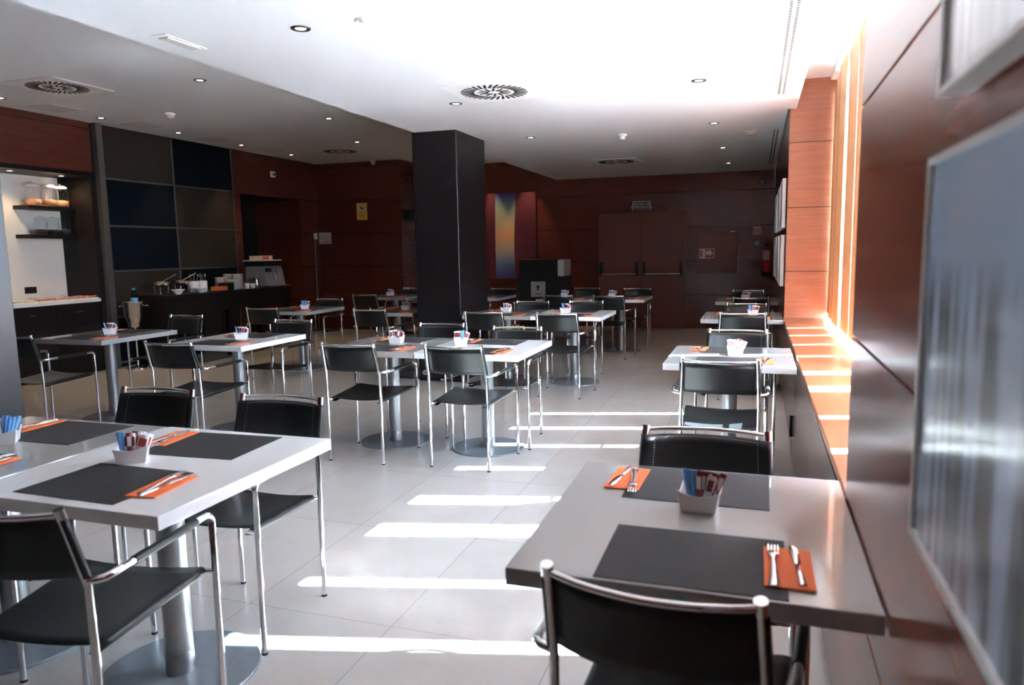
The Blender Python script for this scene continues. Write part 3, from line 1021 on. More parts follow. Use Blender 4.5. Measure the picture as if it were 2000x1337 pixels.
def make_chair():
    t = thing('cafe_chair', 'chair', 'chair')
    # seat: leather sheet slung between two side rails
    rows = []
    for j in range(11):
        v = j / 10
        y = -0.205 + 0.42 * v
        wd = 0.183 + 0.026 * v
        z = 0.430 + 0.022 * v
        row = [(-wd + 0.022, y, z - 0.016)]
        for a in (250, 215, 180, 140, 100, 75):
            row.append((-wd + 0.0145 * math.cos(rad(a)), y, z + 0.0145 * math.sin(rad(a))))
        for i in range(1, 14):
            u = -1 + 2 * i / 14
            sag = 0.020 * (1 - u * u) * (0.6 + 0.4 * math.sin(PI * v))
            row.append((u * (wd - 0.006), y, z + 0.0135 - sag))
        for a in (105, 80, 40, 0, -35, -70):
            row.append((wd + 0.0145 * math.cos(rad(a)), y, z + 0.0145 * math.sin(rad(a))))
        row.append((wd - 0.022, y, z - 0.016))
        rows.append(row)
    MB().grid(rows, 0.003).build('seat', 'leather', t)
    # backrest: leather sleeve bowed between the rear posts
    rows = []
    for j in range(7):
        z = 0.640 + (0.806 - 0.640) * j / 6
        px, py = post(z)
        row = []
        for a in (-60, 0, 60, 100):
            row.append((-px + 0.015 * -math.cos(rad(a)), py + 0.015 * math.sin(rad(a)), z))
        for i in range(1, 16):
            u = -1 + 2 * i / 16
            row.append((u * px * 0.97, py + 0.012 - 0.05 * (1 - u * u) ** 0.9, z))
        for a in (100, 60, 0, -60):
            row.append((px + 0.015 * math.cos(rad(a)), py + 0.015 * math.sin(rad(a)), z))
        rows.append(row)
    bk = MB().grid(rows, 0.003).build('backrest', 'leather', t)
    # dashed thread round the edges of the inner face
    st = MB()

    def inner(u, z, off=0.0025):
        px, py = post(z)
        return Vector((u * px * 0.97, py + 0.012 - 0.05 * (1 - u * u) ** 0.9 + off, z))
    for k in range(40):
        u0 = -0.86 + 1.72 * k / 40
        u1 = u0 + 0.024
        for zz in (0.797,):
            a, b = inner(u0, zz), inner(u1, zz)
            st.tube([a, b], 0.0011, 4)
    for k in range(16):
        z0 = 0.65 + 0.147 * k / 16
        for u in (-0.86, 0.86):
            st.tube([inner(u, z0), inner(u, z0 + 0.005)], 0.0011, 4)
    st.build('stitching', 'stitch', bk)
    # legs
    for s in (-1, 1):
        lg = MB().tube([(s * 0.25, 0.225, 0.006), (s * 0.25, 0.225, 0.45), (s * 0.249, 0.224, 0.605)] +
                       [(s * 0.249, y, z) for _, y, z in arc((0, 0.196, 0.608), 0.030, 0, 90, 5, ((0, 1, 0), (0, 0, 1)))] + [(s * 0.249, 0.165, 0.638)], R_, 12).build('leg', 'chrome', t)
        MB().tube([(s * 0.25, 0.225, 0.0), (s * 0.25, 0.225, 0.008)], 0.0112, 10).build('glide', 'rubber', lg)
        tx, ty = post(0.812)
        bx, by = post(0.625)
        lg = MB().tube([(s * 0.205, -0.23, 0.006), (s * 0.205, -0.23, 0.43), (s * bx, by + 0.002, 0.615), (s * tx, ty, 0.812)], R_, 12)
        px, py = post(0.83)
        qx, qy = post(0.800)
        lg.tube([(s * qx, qy, 0.806), (s * px, py, 0.834)], 0.0128, 14)
        lg = lg.build('leg', 'chrome', t)
        MB().tube([(s * 0.205, -0.23, 0.0), (s * 0.205, -0.23, 0.008)], 0.0112, 10).build('glide', 'rubber', lg)
        # armrest
        ar = MB().tube([(s * 0.204, -0.236, 0.630), (s * 0.232, -0.234, 0.634), (s * 0.245, -0.222, 0.636), (s * 0.250, -0.195, 0.637), (s * 0.250, -0.10, 0.638), (s * 0.249, 0.168, 0.638)], R_, 12)
        ar = ar.build('armrest', 'chrome', t)
        MB().tube([(s * 0.250, -0.125, 0.638), (s * 0.250, 0.145, 0.638)], 0.0126, 12).build('arm_pad', 'leather', ar)
        # seat rail with its brackets
        sr_ = MB().tube([(s * 0.183, -0.215, 0.430), (s * 0.209, 0.225, 0.452)], 0.008, 8)
        sr_.tube([(s * 0.183, -0.212, 0.430), (s * 0.205, -0.23, 0.430)], 0.008, 8)
        sr_.tube([(s * 0.208, 0.221, 0.452), (s * 0.25, 0.225, 0.452)], 0.008, 8)
        sr_.build('seat_rail', 'chrome', t)
    px, py = post(0.820)
    pts = [(u * px, py - 0.05 * (1 - u * u) ** 0.9, 0.820) for u in [-1 + i / 8 for i in range(17)]]
    MB().tube(pts, 0.0075, 10).build('top_rail', 'chrome', t)
    return t


def chair_y(yk, front):
    return 1.017 * yk + (0.285 if front else -0.285)


CH = [  # table, side, x, y(knob), rot deg
    ('TM1', 'f', -2.57, 4.15, 0), ('TM2', 'f', -1.82, 4.19, -1), ('TM1', 'b', -2.48, 5.46, 0), ('TM2', 'b', -1.77, 5.31, 0),
    ('TC1', 'f', -2.545, 6.62, -1), ('TC2', 'f', -1.785, 6.57, -1), ('TC1', 'b', -2.49, 8.02, -3), ('TC2', 'b', -1.87, 8.10, -3),
    ('TF1', 'f', -2.46, 9.17, -3), ('TF2', 'f', -1.785, 9.12, -2), ('TF1', 'b', -2.48, 10.87, -2), ('TF2', 'b', -1.69, 10.74, -2),
    ('TB', 'b', -3.80, 10.72, -2), ('T1', 'f', -0.142, 1.24, -6), ('T1', 'b', -0.142, 2.385, 1), ('T2', 'f', -0.176, 3.94, 0), ('T2', 'b', -0.122, 5.39, 0),
    ('T3', 'f', -0.11, 6.82, 0), ('T3', 'b', -0.09, 7.80, 0), ('T4', 'f', -0.055, 8.85, 0), ('T4', 'b', -0.10, 10.33, 0),
    ('TL1', 'f', None, None, 8), ('TL1b', 'f', None, None, 0), ('TL1b', 'b', -2.56, 2.53, 0), ('TL1', 'b', -1.895, 2.52, 0),
    ('TL', 'f', -5.50, 4.06, 2), ('TL', 'b', -5.46, 5.84, 0), ('TL2', 'f', -3.90, 3.98, 1), ('TL2', 'b', -4.005, 5.56, -1),
    ('TLf', 'f', -5.30, 6.79, 3), ('TLf', 'b', -5.36, 8.26, -2), ('TK1', 'f', -3.88, 6.76, -4), ('TK2', 'f', -5.34, 9.17, -4),
    ('TK1', 'b', -3.98, 8.12, -3), ('TK2', 'b', -5.42, 10.85, -3),
]
cpz = make_chair()
for i, (tk, side, x, yk, rot) in enumerate(CH):
    f = side == 'f'
    if tk == 'TL1' and f:
        x, y = -1.795, 1.505
    elif tk == 'TL1b' and f:
        x, y = -2.58, 1.445
    else:
        y = chair_y(yk, f)
        ty_ = TABLES[tk][1]
        y = min(y, ty_ - 0.215) if f else max(y, ty_ + 0.215)
    rz = rad(rot) + (0 if f else PI)
    place(cpz, i > 0, (x, y, 0), rz, f"black leather chrome chair, {'near' if f else 'far'} side of {TABLES[tk][2]}", 'leather and chrome chairs')

# ------------------------------------------------------------------ place settings


def make_mat():
    return tag(MB().box(-0.193, 0.193, -0.152, 0.152, 0, 0.0016).build('placemat', 'mat'), 'm', 'placemat')


def make_napkin():
    n = MB().box(-0.049, 0.049, -0.101, 0.101, 0, 0.0016).box(-0.0485, 0.049, -0.1005, 0.101, 0.0016, 0.0030)
    return tag(n.build('napkin', 'napkin'), 'n', 'napkin')


def make_fork():
    b = MB()
    prof = [(-0.100, 0.0105), (-0.096, 0.0115), (-0.06, 0.0085), (0.0, 0.0055), (0.03, 0.0045), (0.045, 0.009), (0.056, 0.0125), (0.066, 0.0125)]

    def zc(y):
        return 0.0035 + 0.008 * max(0, (y + 0.02) / 0.1) * max(0, (0.11 - y) / 0.1)
    b.grid([[(-w_, y, zc(y)), (0, y, zc(y) + 0.0012), (w_, y, zc(y))] for y, w_ in prof], 0.0022)
    for k in range(4):
        x = -0.0102 + k * 0.0068
        b.grid([[(x - 0.0019, y, zc(y)), (x + 0.0019, y, zc(y))] for y in (0.064, 0.08, 0.098, 0.112)] + [[(x - 0.0006, 0.117, zc(0.112)), (x + 0.0006, 0.117, zc(0.112))]], 0.0018)
    return tag(b.build('fork', 'steel'), 'f', 'fork')


def make_knife():
    b = MB()
    b.grid([[(-w_, y, 0.0022), (0, y, 0.0058), (w_, y, 0.0022)] for y, w_ in ((-0.098, 0.007), (-0.094, 0.0085), (-0.04, 0.0065), (0.0, 0.005))], 0.003)
    b.grid([[(a, y, 0.0032), (c_, y, 0.0026)] for y, a, c_ in ((0.0, -0.005, 0.005), (0.010, -0.007, 0.008), (0.05, -0.008, 0.0095), (0.08, -0.008, 0.0085), (0.096, -0.006, 0.004), (0.104, -0.002, 0.0))], 0.0016)
    return tag(b.build('knife', 'steel'), 'k', 'knife')


P_mat, P_nap, P_fork, P_knife = make_mat(), make_napkin(), make_fork(), make_knife()
ZT = TZ + 0.0004
used = False
SET = {}
for k in TABLES:
    SET[k] = {'f': dict(mat=(0.0, -0.235, 0), nap=(0.205, -0.235, random.uniform(-6, 2)), cut='x'), 'b': dict(mat=(0.0, 0.235, 0), nap=(-0.205, 0.24, random.uniform(-6, 2)), cut='x')}
SET['T1'] = {'f': dict(mat=(0.012, -0.254, 0), nap=(0.209, -0.256, 0), cut='s'), 'b': dict(mat=(-0.015, 0.252, -0.5), nap=(-0.218, 0.265, -2), cut='s')}
SET['TL1'] = {'f': dict(mat=(-0.012, -0.222, -1), nap=(0.192, -0.21, 7), cut='x'), 'b': dict(mat=(0.0, 0.222, 3), nap=(-0.215, 0.255, 6), cut='x')}
SET['TL1b'] = {'f': dict(mat=(-0.012, -0.222, -1), nap=(0.192, -0.20, 3), cut='x'), 'b': dict(mat=(0.04, 0.235, 0), nap=(-0.17, 0.28, 2), cut='x')}
for tk, (x, y, ph) in TABLES.items():
    for side in ('f', 'b'):
        s = SET[tk][side]
        sn = ('near' if side == 'f' else 'far') + f' side of {ph}'
        flip = 0 if side == 'f' else PI
        mx_, my_, mr_ = s['mat']
        place(P_mat, used, (x + mx_, y + my_, ZT), rad(mr_) + flip, f'charcoal placemat, {sn}', 'charcoal placemats')
        nx, ny, nr = s['nap']
        place(P_nap, used, (x + nx, y + ny, ZT + 0.0018), rad(nr) + flip, f'orange paper napkin, {sn}', 'orange napkins')
        R = Matrix.Rotation(rad(nr) + flip, 4, 'Z')
        if s['cut'] == 's':
            fo, ko, fa, ka = (-0.030, -0.006), (0.018, 0.010), 0, 4
            if side == 'b':
                fo, ko, fa, ka = (-0.020, 0.02), (0.022, 0.0), 8, -6
        else:
            fo, ko, fa, ka = (-0.012, 0.012), (0.012, -0.004), random.uniform(-2, 5), random.uniform(-9, -3)
        vf = R @ Vector((fo[0], fo[1], 0))
        vk = R @ Vector((ko[0], ko[1], 0))
        place(P_fork, used, (x + nx + vf.x, y + ny + vf.y, ZT + 0.0052), rad(nr + fa) + flip, f'steel fork on orange napkin, {sn}', 'steel forks')
        place(P_knife, used, (x + nx + vk.x, y + ny + vk.y, ZT + 0.0052), rad(nr + ka) + flip, f'steel knife on orange napkin, {sn}', 'steel knives')
        used = True


def make_holder():
    """small square ceramic boat: flared walls, raised corners"""
    n = 8
    per = []
    for side in range(4):
        for i in range(n):
            u = -1 + 2 * i / n
            p = [(u, -1), (1, u), (-u, 1), (-1, -u)][side]
            per.append((p[0], p[1], abs(u)))
    rings = []
    for z, sx, sy_, lift in ((0.0, 0.040, 0.034, 0), (0.006, 0.044, 0.037, 0), (0.030, 0.048, 0.041, 0.3), (0.046, 0.0525, 0.045, 1.0)):
        rings.append([(px * sx, py * sy_, z + lift * 0.012 * k ** 2.2) for px, py, k in per])
    for z, sx, sy_, lift in ((0.046, 0.0485, 0.041, 1.0), (0.030, 0.044, 0.037, 0.3), (0.008, 0.040, 0.033, 0)):
        rings.append([(px * sx, py * sy_, z + lift * 0.012 * k ** 2.2) for px, py, k in per])
    b = MB()
    bm = b.bm
    vr = [[bm.verts.new(p) for p in r] for r in rings]
    m = len(per)
    for a, c_ in zip(vr[:-1], vr[1:]):
        for i in range(m):
            f = bm.faces.new((a[i], a[(i + 1) % m], c_[(i + 1) % m], c_[i]))
    bm.faces.new(list(reversed(vr[0])))
    bm.faces.new(vr[-1])
    return tag(b.build('sachet_holder', 'ceramic'), 'h', 'sachet holder')


def make_sachet(name, mat, band, w_, h):
    rows = []
    for i in range(5):
        v = i / 4
        th = 0.0026 * math.sin(PI * (0.12 + 0.76 * v))
        rows.append((v * h, th))
    b = MB()
    b.grid([[(-w_ / 2, 0, z), (0, th, z), (w_ / 2, 0, z), (0, -th, z), (-w_ / 2, 0, z)] for z, th in rows])
    o = tag(b.build(name, mat), 's', 'sachet')
    if band:
        bb = MB()
        z0, z1 = h * 0.45, h * 0.86
        bb.grid([[(-w_ * 0.36, -0.0030, z), (0, -0.0034, z), (w_ * 0.36, -0.0030, z)] for z in (z0, (z0 + z1) / 2, z1)])
        bb.grid([[(-w_ * 0.36, 0.0030, z), (0, 0.0034, z), (w_ * 0.36, 0.0030, z)] for z in (z0, (z0 + z1) / 2, z1)])
        bb.build('printed_band', band, o)
    return o


P_hold = make_holder()
SA = {'blue': make_sachet('sugar_stick', 'pk_blue', None, 0.012, 0.084),
      'red': make_sachet('sugar_sachet', 'pk_white', 'pk_red', 0.021, 0.080),
      'maroon': make_sachet('sugar_sachet', 'pk_red', 'pk_white', 0.017, 0.084),
      'pink': make_sachet('sugar_sachet', 'pk_white', 'pk_pink', 0.034, 0.074)}
SAL = {'blue': 'slim pale blue sugar stick', 'red': 'white sugar sachet with dark print', 'maroon': 'maroon sugar sachet with white tip', 'pink': 'white sachet with rose red print'}
HOLD = {'T1': (0.003, 0.065, -4), 'T2': (0.03, 0.02, 0), 'T3': (0.10, 0.05, 0), 'T4': (-0.02, 0.05, 4), 'TL1': (-0.115, -0.02, 38), 'TL1b': (-0.03, 0.04, 40),
        'TM2': (-0.22, 0.06, 20), 'TM1': (0.02, 0.03, 8), 'TL2': (0.03, 0.02, 30), 'TL': (0.0, 0.02, 35), 'TC2': (-0.11, 0.05, -4), 'TC1': (-0.03, 0.04, -6), 'TK1': (0.09, 0.0, 10),
        'TLf': (0.07, 0.0, 25), 'TF2': (-0.14, 0.05, 0), 'TF1': (-0.08, 0.05, 10), 'TK2': (-0.12, 0.05, 0), 'TB': (-0.10, 0.0, 0)}
MIX = {'T1': ['blue'] * 5 + ['maroon'] * 3 + ['red', 'maroon', 'red', 'maroon', 'red', 'maroon'], 'TL1': ['blue'] * 3 + ['red', 'maroon', 'red', 'maroon', 'red', 'red'] + ['pink'] * 2, 'TL1b': ['red'] * 3 + ['pink'] + ['blue'] * 5,
       'T2': ['red'] * 4 + ['maroon'] * 3 + ['pink'] * 2, 'TM2': ['red'] * 3 + ['blue'] * 3 + ['pink'], 'TM1': ['red'] * 4 + ['maroon'] * 2 + ['pink'], 'TL2': ['blue'] + ['red'] * 4 + ['pink'],
       'TL': ['blue'] + ['red'] * 4 + ['pink'], 'TLf': ['blue'] * 5 + ['red'] * 2, 'T3': ['blue'] * 3 + ['red'] * 4}
used_h = False
used_s = set()
for tk, (x, y, ph) in TABLES.items():
    hx, hy, hr = HOLD[tk]
    place(P_hold, used_h, (x + hx, y + hy, ZT), rad(hr), f'white ceramic sachet holder on the {ph}', 'sachet holders')
    used_h = True
    mix = MIX.get(tk, ['blue', 'blue', 'red', 'red', 'red', 'maroon', 'pink'])
    n = len(mix)
    R = Matrix.Rotation(rad(hr), 4, 'Z')
    for i, kind in enumerate(mix):
        u = (i + 0.5) / n * 2 - 1
        p = R @ Vector((u * 0.029, random.uniform(-0.010, 0.010), 0))
        o = place(SA[kind], kind in used_s, (x + hx + p.x, y + hy + p.y, ZT + 0.020), 0, f'{SAL[kind]} on the {ph}', f'sachets in the holder on the {ph}')
        used_s.add(kind)
        lean = rad(4 + 20 * u)
        o.rotation_euler = (rad(random.uniform(-9, 9)), lean, rad(hr) + rad(random.uniform(-25, 25)))

# ------------------------------------------------------------------ buffet niche
cab = thing('buffet_cabinet', 'dark buffet cabinet with drawers and a pale counter top in the niche', 'cabinet', (0, 0, 0))
MB().box(-8.335, XL - 0.03, 5.22, 7.05, 0, 0.865).build('body', 'wenge_matt', cab)
MB().box(-8.335, XL + 0.01, 5.21, 7.055, 0.875, 0.915, 0.002, 1).build('counter_top', 'white_wall', cab)
for a, b in ((5.22, 5.83), (5.83, 6.44), (6.44, 7.05)):
    for z0, z1, n in ((0.08, 0.60, 'door'), (0.605, 0.87, 'drawer')):
        d = MB().box(XL - 0.03, XL - 0.012, a + 0.003, b - 0.003, z0, z1, 0.001, 1).build(n, 'wenge_matt', cab)
        zc_ = z1 - 0.10
        MB().tube([(XL - 0.0, (a + b) / 2 - 0.04, zc_), (XL - 0.0, (a + b) / 2 + 0.04, zc_)], 0.006, 8).box(XL - 0.014, XL, (a + b) / 2 - 0.004, (a + b) / 2 + 0.004, zc_ - 0.004, zc_ + 0.004).build('handle', 'lamp_ring', d)
for z, nm in ((2.045, 'upper'), (1.705, 'lower')):
    o = MB().box(-8.34, -8.08, 6.44, 7.058, z - 0.045, z, 0.003, 1).build('wall_shelf', 'wenge_matt')
    tag(o, f'{nm} dark floating shelf in the buffet niche', 'shelf', 'niche shelves')


def make_jar(name, fill, lid, r, h):
    t = thing(name, 'jar', 'jar')
    MB().lathe([(r * 0.9, 0), (r, 0.012), (r, h * 0.80), (r * 0.80, h * 0.92), (r * 0.80, h)], 24, cap_bot=True).build('glass_body', 'jar_glass', t)
    MB().lathe([(r * 0.86, 0.004), (r * 0.94, 0.014), (r * 0.94, h * 0.33), (r * 0.5, h * 0.37)], 20, cap_bot=True, cap_top=True).build('contents', fill, t)
    MB().lathe([(r * 0.86, h), (r * 0.88, h + 0.025), (r * 0.5, h + 0.04), (r * 0.12, h + 0.042), (r * 0.16, h + 0.06)], 24, cap_bot=True, cap_top=True).build('lid', lid, t)
    return t


jp = make_jar('storage_jar', 'nuts', 'ceramic', 0.088, 0.22)
for i, (y, l) in enumerate(((6.60, 'left glass jar of nuts on the upper shelf'), (6.79, 'middle glass jar of nuts on the upper shelf'), (6.97, 'right glass jar of nuts on the upper shelf'))):
    place(jp, i > 0, (-8.20 + 0.02 * (i % 2), y, 2.0455), 0, l, 'jars of nuts')
jp = make_jar('storage_jar', 'prunes', 'jar_glass', 0.075, 0.17)
for i, (y, l) in enumerate(((6.66, 'left jar of dark fruit on the lower shelf'), (6.825, 'middle jar of dark fruit on the lower shelf'), (6.98, 'right jar of dark fruit on the lower shelf'))):
    place(jp, i > 0, (-8.20, y, 1.7055), 0, l, 'jars of dark fruit')
t = thing('power_socket', 'black double socket on the pale niche wall', 'socket', (-8.34, 6.56, 1.04))
MB().box(0, 0.012, -0.075, 0.075, -0.04, 0.04, 0.003).build('plate', 'black', t)
MB().tube([(0.010, -0.035, 0), (0.014, -0.035, 0)], 0.022, 14).tube([(0.010, 0.035, 0), (0.014, 0.035, 0)], 0.022, 14).build('outlets', 'rubber', t)


def make_platter(food):
    t = thing('food_platter', 'p', 'platter')
    MB().box(-0.15, 0.15, -0.20, 0.20, 0, 0.012, 0.005).build('plate', 'ceramic', t)
    f = MB()
    rr = random.Random(4 if food == 'ham' else 9)
    for i in range(5):
        for j in range(7):
            m_ = Matrix.Translation((-0.10 + i * 0.05, -0.155 + j * 0.05, 0.018 + rr.uniform(0, 0.008))) @ Matrix.Rotation(rr.uniform(0, 3), 4, 'Z') @ Matrix.Rotation(rr.uniform(-0.25, 0.25), 4, 'X')
            f.box(-0.034, 0.034, -0.026, 0.026, -0.004, 0.004, mat=m_)
    f.build('slices', food, t)
    return t


pa, pb_ = make_platter('cheese'), make_platter('ham')
for i, (p, y, l) in enumerate(((pa, 5.62, 'white platter of sliced food hidden beside the pillar'), (pa, 6.05, 'white platter of pale slices nearest the pillar'), (pb_, 6.48, 'white platter of cold cuts below the socket'), (pb_, 6.88, 'white platter of red cold cuts at the counter end'))):
    place(p, i in (1, 3), (-7.99, y, 0.9155), rad(random.uniform(-3, 3)), l, 'platters on the buffet counter')
for y, l in ((6.26, 'serving tongs between the platters near the pillar'), (6.68, 'serving tongs between the cold cut platters')):
    b = MB().tube([(-7.83, y + 0.02, 0.944), (-7.90, y + 0.012, 0.96), (-8.0, y, 0.965), (-7.90, y - 0.012, 0.96), (-7.83, y - 0.02, 0.944)], 0.005, 6)
    tag(b.build('serving_tongs', 'steel'), l, 'tongs', 'serving tongs')

# ------------------------------------------------------------------ buffet side table
BT = 0.92
bt = thing('buffet_table', 'long black buffet side table against the fabric wall', 'buffet table', (0, 0, 0))
MB().box(-7.76, -7.10, 7.50, 10.05, BT - 0.035, BT, 0.003, 1).build('table_top', 'wenge_matt', bt)
MB().box(-7.12, -7.105, 7.56, 10.03, 0.65, BT - 0.035).build('apron', 'wenge_matt', bt)
MB().box(-7.76, -7.105, 7.50, 7.56, 0, BT - 0.035).build('end_panel', 'wenge_matt', bt)
for x, y in ((-7.15, 8.60), (-7.15, 9.32), (-7.15, 9.98), (-7.70, 8.60), (-7.70, 9.98)):
    MB().box(x - 0.035, x + 0.035, y - 0.035, y + 0.035, 0, BT - 0.035).build('leg', 'wenge_matt', bt)


def make_chafer():
    t = thing('cereal_warmer', 'c', 'serving bowl')
    MB().lathe([(0.02, 0.10), (0.085, 0.105), (0.105, 0.13), (0.108, 0.155)], 28, cap_bot=True).build('bowl', 'steel', t)
    MB().lathe([(0.109, 0.155), (0.112, 0.158), (0.112, 0.166), (0.10, 0.168)], 28).build('rim', 'bronze', t)
    MB().lathe([(0.104, 0.150), (0.06, 0.166), (0.003, 0.172)], 24, cap_top=True).build('cereal', 'cereal', t)
    for k in range(3):
        a = rad(20 + 120 * k)
        MB().tube([(0.085 * math.cos(a), 0.085 * math.sin(a), 0.0), (0.10 * math.cos(a), 0.10 * math.sin(a), 0.12)], 0.006, 8).build('leg', 'chrome', t)
    return t


cf = make_chafer()
for i, (y, l) in enumerate(((7.66, 'legged steel bowl of cereal at the table end'), (8.02, 'legged steel bowl of cereal behind the small bowls'))):
    place(cf, i > 0, (-7.42, y, BT + 0.0005), 0, l, 'legged cereal bowls')
    tag(MB().tube([(-7.41, y + 0.03, BT + 0.175), (-7.37, y + 0.14, BT + 0.23), (-7.35, y + 0.20, BT + 0.26)], 0.006, 6).build('serving_spoon', 'steel'),
        'steel serving spoon leaning in the cereal bowl ' + ('at the table end' if i == 0 else 'behind the small bowls'), 'spoon', 'serving spoons')


def make_bowl():
    return tag(MB().lathe([(0.035, 0), (0.04, 0.01), (0.075, 0.055), (0.09, 0.062), (0.09, 0.066), (0.072, 0.06), (0.035, 0.018)], 28, cap_bot=True, cap_top=True).build('serving_bowl', 'ceramic'), 'b', 'bowl')


bw = make_bowl()
for i, (y, l) in enumerate(((7.72, 'small white bowl in front of the cereal warmers'), (8.14, 'small white bowl in front of the cutlery crocks'))):
    place(bw, i > 0, (-7.20, y, BT + 0.0005), 0, l, 'small white bowls')
cr_p = thing('cutlery_crock', 'c', 'crock')
MB().lathe([(0.058, 0), (0.062, 0.01), (0.064, 0.15), (0.058, 0.15), (0.055, 0.02)], 24, cap_bot=True, cap_top=True).build('pot', 'ceramic', cr_p)
crp = [((-7.38, 8.22), 'left white cutlery crock'), ((-7.38, 8.38), 'right white cutlery crock')]
sp_ = MB()
sp_.tube([(0, 0, 0), (0, 0, 0.19)], 0.003, 6)
sp_.grid([[(-w_, 0, z), (0, -0.003, z), (w_, 0, z)] for z, w_ in ((0.185, 0.004), (0.20, 0.013), (0.215, 0.014), (0.23, 0.005))], 0.0015)
P_sp = tag(sp_.build('dessert_spoon', 'steel'), 's', 'spoon')
first = True
for i, ((x, y), l) in enumerate(crp):
    place(cr_p, i > 0, (x, y, BT + 0.0005), 0, l + ' on the buffet table', 'cutlery crocks')
    for k in range(4):
        a = 2 * PI * k / 4 + i
        o = place(P_sp, not first, (x + 0.032 * math.cos(a), y + 0.032 * math.sin(a), BT + 0.022), 0, 'steel spoon standing in the ' + l, 'spoons in the ' + l)
        o.rotation_euler = (rad(-9 * math.sin(a)), rad(9 * math.cos(a)), a)
        first = False
t = thing('napkin_tray', 'black tray holding orange napkins on the buffet table', 'tray', (-7.22, 8.56, BT + 0.0005))
MB().box(-0.09, 0.09, -0.12, 0.17, 0, 0.008).box(-0.09, 0.09, 0.05, 0.17, 0.008, 0.11, 0.004).build('tray', 'black', t)
o = MB()
for k in range(6):
    o.box(-0.08, 0.08, -0.11, 0.04, 0.010 + k * 0.009, 0.017 + k * 0.009)
tag(o.build('napkin_stack', 'napkin', None, (-7.22, 8.56, BT + 0.0005)), 'stack of folded orange napkins in the black tray', 'napkins', None, 'stuff')
pl = MB().lathe([(0.05, 0), (0.055, 0.004), (0.082, 0.014), (0.085, 0.016), (0.082, 0.018), (0.055, 0.008), (0.002, 0.008)], 28, cap_bot=True).build('plate', 'ceramic_cream')
tag(pl, 'p', 'plate')
first = True
for (x, y, n, l) in ((-7.42, 8.80, 13, 'left rear stack'), (-7.24, 8.84, 10, 'front stack'), (-7.44, 9.00, 16, 'middle rear stack'), (-7.30, 9.02, 16, 'right stack')):
    for k in range(n):
        place(pl, not first, (x, y, BT + 0.0005 + k * 0.0135), 0, f'cream plate in the {l} on the buffet table', f'plates in the {l}')
        first = False
cu = thing('coffee_cup', 'c', 'cup')
MB().lathe([(0.026, 0), (0.030, 0.004), (0.036, 0.07), (0.033, 0.07), (0.026, 0.01)], 20, cap_bot=True, cap_top=True).build('cup_body', 'ceramic_cream', cu)
MB().tube([(0.034, 0, 0.055), (0.055, 0, 0.05), (0.055, 0, 0.025), (0.031, 0, 0.018)], 0.005, 6).build('cup_handle', 'ceramic_cream', cu)
place(cu, False, (-7.20, 9.10, BT + 0.0105), 1.0, 'cream cup on a saucer beside the plates', 'cream cups')
place(cu, True, (-7.22, 9.26, BT + 0.0005), 2.2, 'cream cup beside the steel jug', 'cream cups')
tag(MB().lathe([(0.04, 0), (0.07, 0.008), (0.07, 0.010), (0.02, 0.009)], 24, cap_bot=True, cap_top=True).build('saucer', 'ceramic_cream', None, (-7.20, 9.10, BT + 0.0003)), 'cream saucer under the cup beside the plates', 'saucer')
t = thing('milk_jug', 'polished steel milk jug left of the coffee machine', 'jug', (-7.26, 9.40, BT + 0.0005))
MB().lathe([(0.052, 0), (0.055, 0.01), (0.050, 0.09), (0.043, 0.13), (0.047, 0.15)], 24, cap_bot=True).build('body', 'steel', t)
MB().tube([(0, 0.045, 0.13), (0, 0.085, 0.12), (0, 0.085, 0.05), (0, 0.052, 0.035)], 0.006, 6).build('handle', 'steel', t)

t = thing('coffee_machine', 'grey coffee machine with a cup shelf at the buffet table end', 'coffee machine', (-7.34, 9.78, BT + 0.0005))
body = MB()
m_ = Matrix.Translation((0, 0.24, 0)) @ Matrix.Rotation(rad(90), 4, 'X')
body.prism([(-0.24, 0.02), (0.16, 0.02), (0.10, 0.30), (0.06, 0.32), (-0.24, 0.32)], 0, 0.46, m_, 0.004)
body.build('body', 'grey_plastic', t)
MB().box(-0.24, 0.24, -0.24, 0.26, 0, 0.02, 0.004).build('drip_tray', 'steel', t)
MB().box(-0.24, 0.05, -0.20, 0.22, 0.32, 0.40, 0.004).build('hopper', 'black', t)
MB().box(-0.25, 0.10, -0.25, 0.25, 0.40, 0.415, 0.003).build('cup_shelf', 'white_plastic', t)
MB().tube([(0.12, 0.0, 0.30), (0.165, 0.0, 0.10)], 0.014, 10).tube([(0.13, 0.04, 0.27), (0.16, 0.04, 0.12)], 0.006, 8).build('spout', 'chrome', t)
MB().box(0.11, 0.125, -0.20, -0.06, 0.23, 0.29, mat=None).build('display', 'black', t)
o = thing('tea_box', 'small box of tea packets on top of the coffee machine', 'box', (-7.42, 9.75, BT + 0.4165))
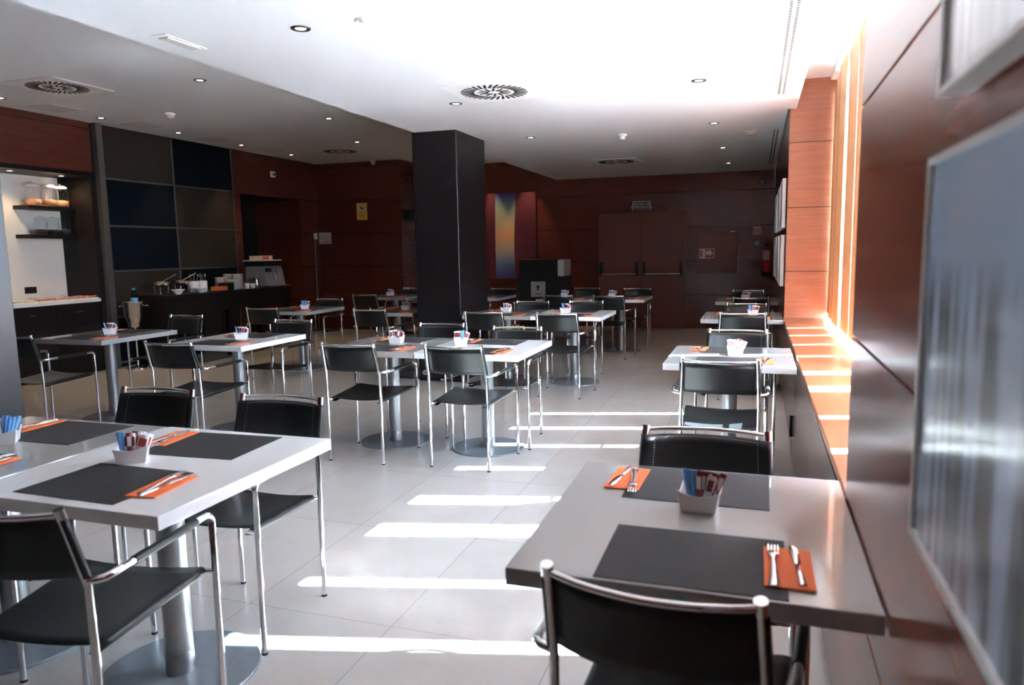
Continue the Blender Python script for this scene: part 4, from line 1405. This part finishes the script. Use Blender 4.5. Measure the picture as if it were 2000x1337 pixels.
MB().box(-0.09, 0.09, -0.17, 0.17, 0, 0.065, 0.003).build('carton', 'cheese', o)
MB().box(0.0885, 0.0915, -0.08, 0.08, 0.01, 0.055).build('printed_label', 'pk_pink', o)

# ice bucket
t = thing('ice_bucket', 'polished steel ice bucket on a tall pedestal beside the niche', 'ice bucket', (-7.52, 7.29, 0))
MB().lathe([(0.14, 0), (0.14, 0.012), (0.05, 0.022), (0.018, 0.04)], 32, cap_bot=True).build('base', 'chrome', t)
MB().lathe([(0.013, 0.03), (0.013, 0.50), (0.03, 0.53)], 16).build('stem', 'chrome', t)
MB().lathe([(0.075, 0.53), (0.085, 0.54), (0.093, 0.64), (0.118, 0.66), (0.126, 0.84), (0.134, 0.85), (0.134, 0.856), (0.122, 0.85), (0.11, 0.67), (0.08, 0.56)], 36, cap_bot=True, cap_top=True).build('bucket', 'steel', t)
for s in (-1, 1):
    MB().tube([(s * 0.125, -0.0, 0.80), (s * 0.175, 0, 0.805), (s * 0.185, 0, 0.79)], 0.008, 8).build('handle', 'chrome', t, rotz=rad(20))
t = thing('water_bottle', 'plastic water bottle with a teal cap in the ice bucket', 'bottle', (-7.50, 7.29, 0.66))
MB().lathe([(0.036, 0), (0.042, 0.01), (0.042, 0.24), (0.036, 0.29), (0.018, 0.33), (0.016, 0.345)], 24, cap_bot=True).build('bottle_body', 'water_glass', t)
MB().lathe([(0.043, 0.17), (0.043, 0.245)], 24).build('bottle_label', 'pk_blue', t)
MB().lathe([(0.019, 0.343), (0.019, 0.368)], 18, cap_top=True, cap_bot=True).build('cap', 'cap_teal', t)
for rz, loc, l in ((90, (COLX1, 7.42, 0.72), 'white wall socket on the right face of the dark column'), (0, (-7.11, YN, 0.29), 'white wall socket low on the yellow notice wall')):
    t = thing('wall_socket', l, 'socket', loc, rad(rz), 'white wall sockets')
    MB().box(-0.04, 0.04, -0.010, 0, -0.04, 0.04, 0.003).build('plate', 'white_plastic', t)
    MB().tube([(0, -0.009, 0), (0, -0.0125, 0)], 0.021, 16).build('outlet', 'grey_plastic', t)
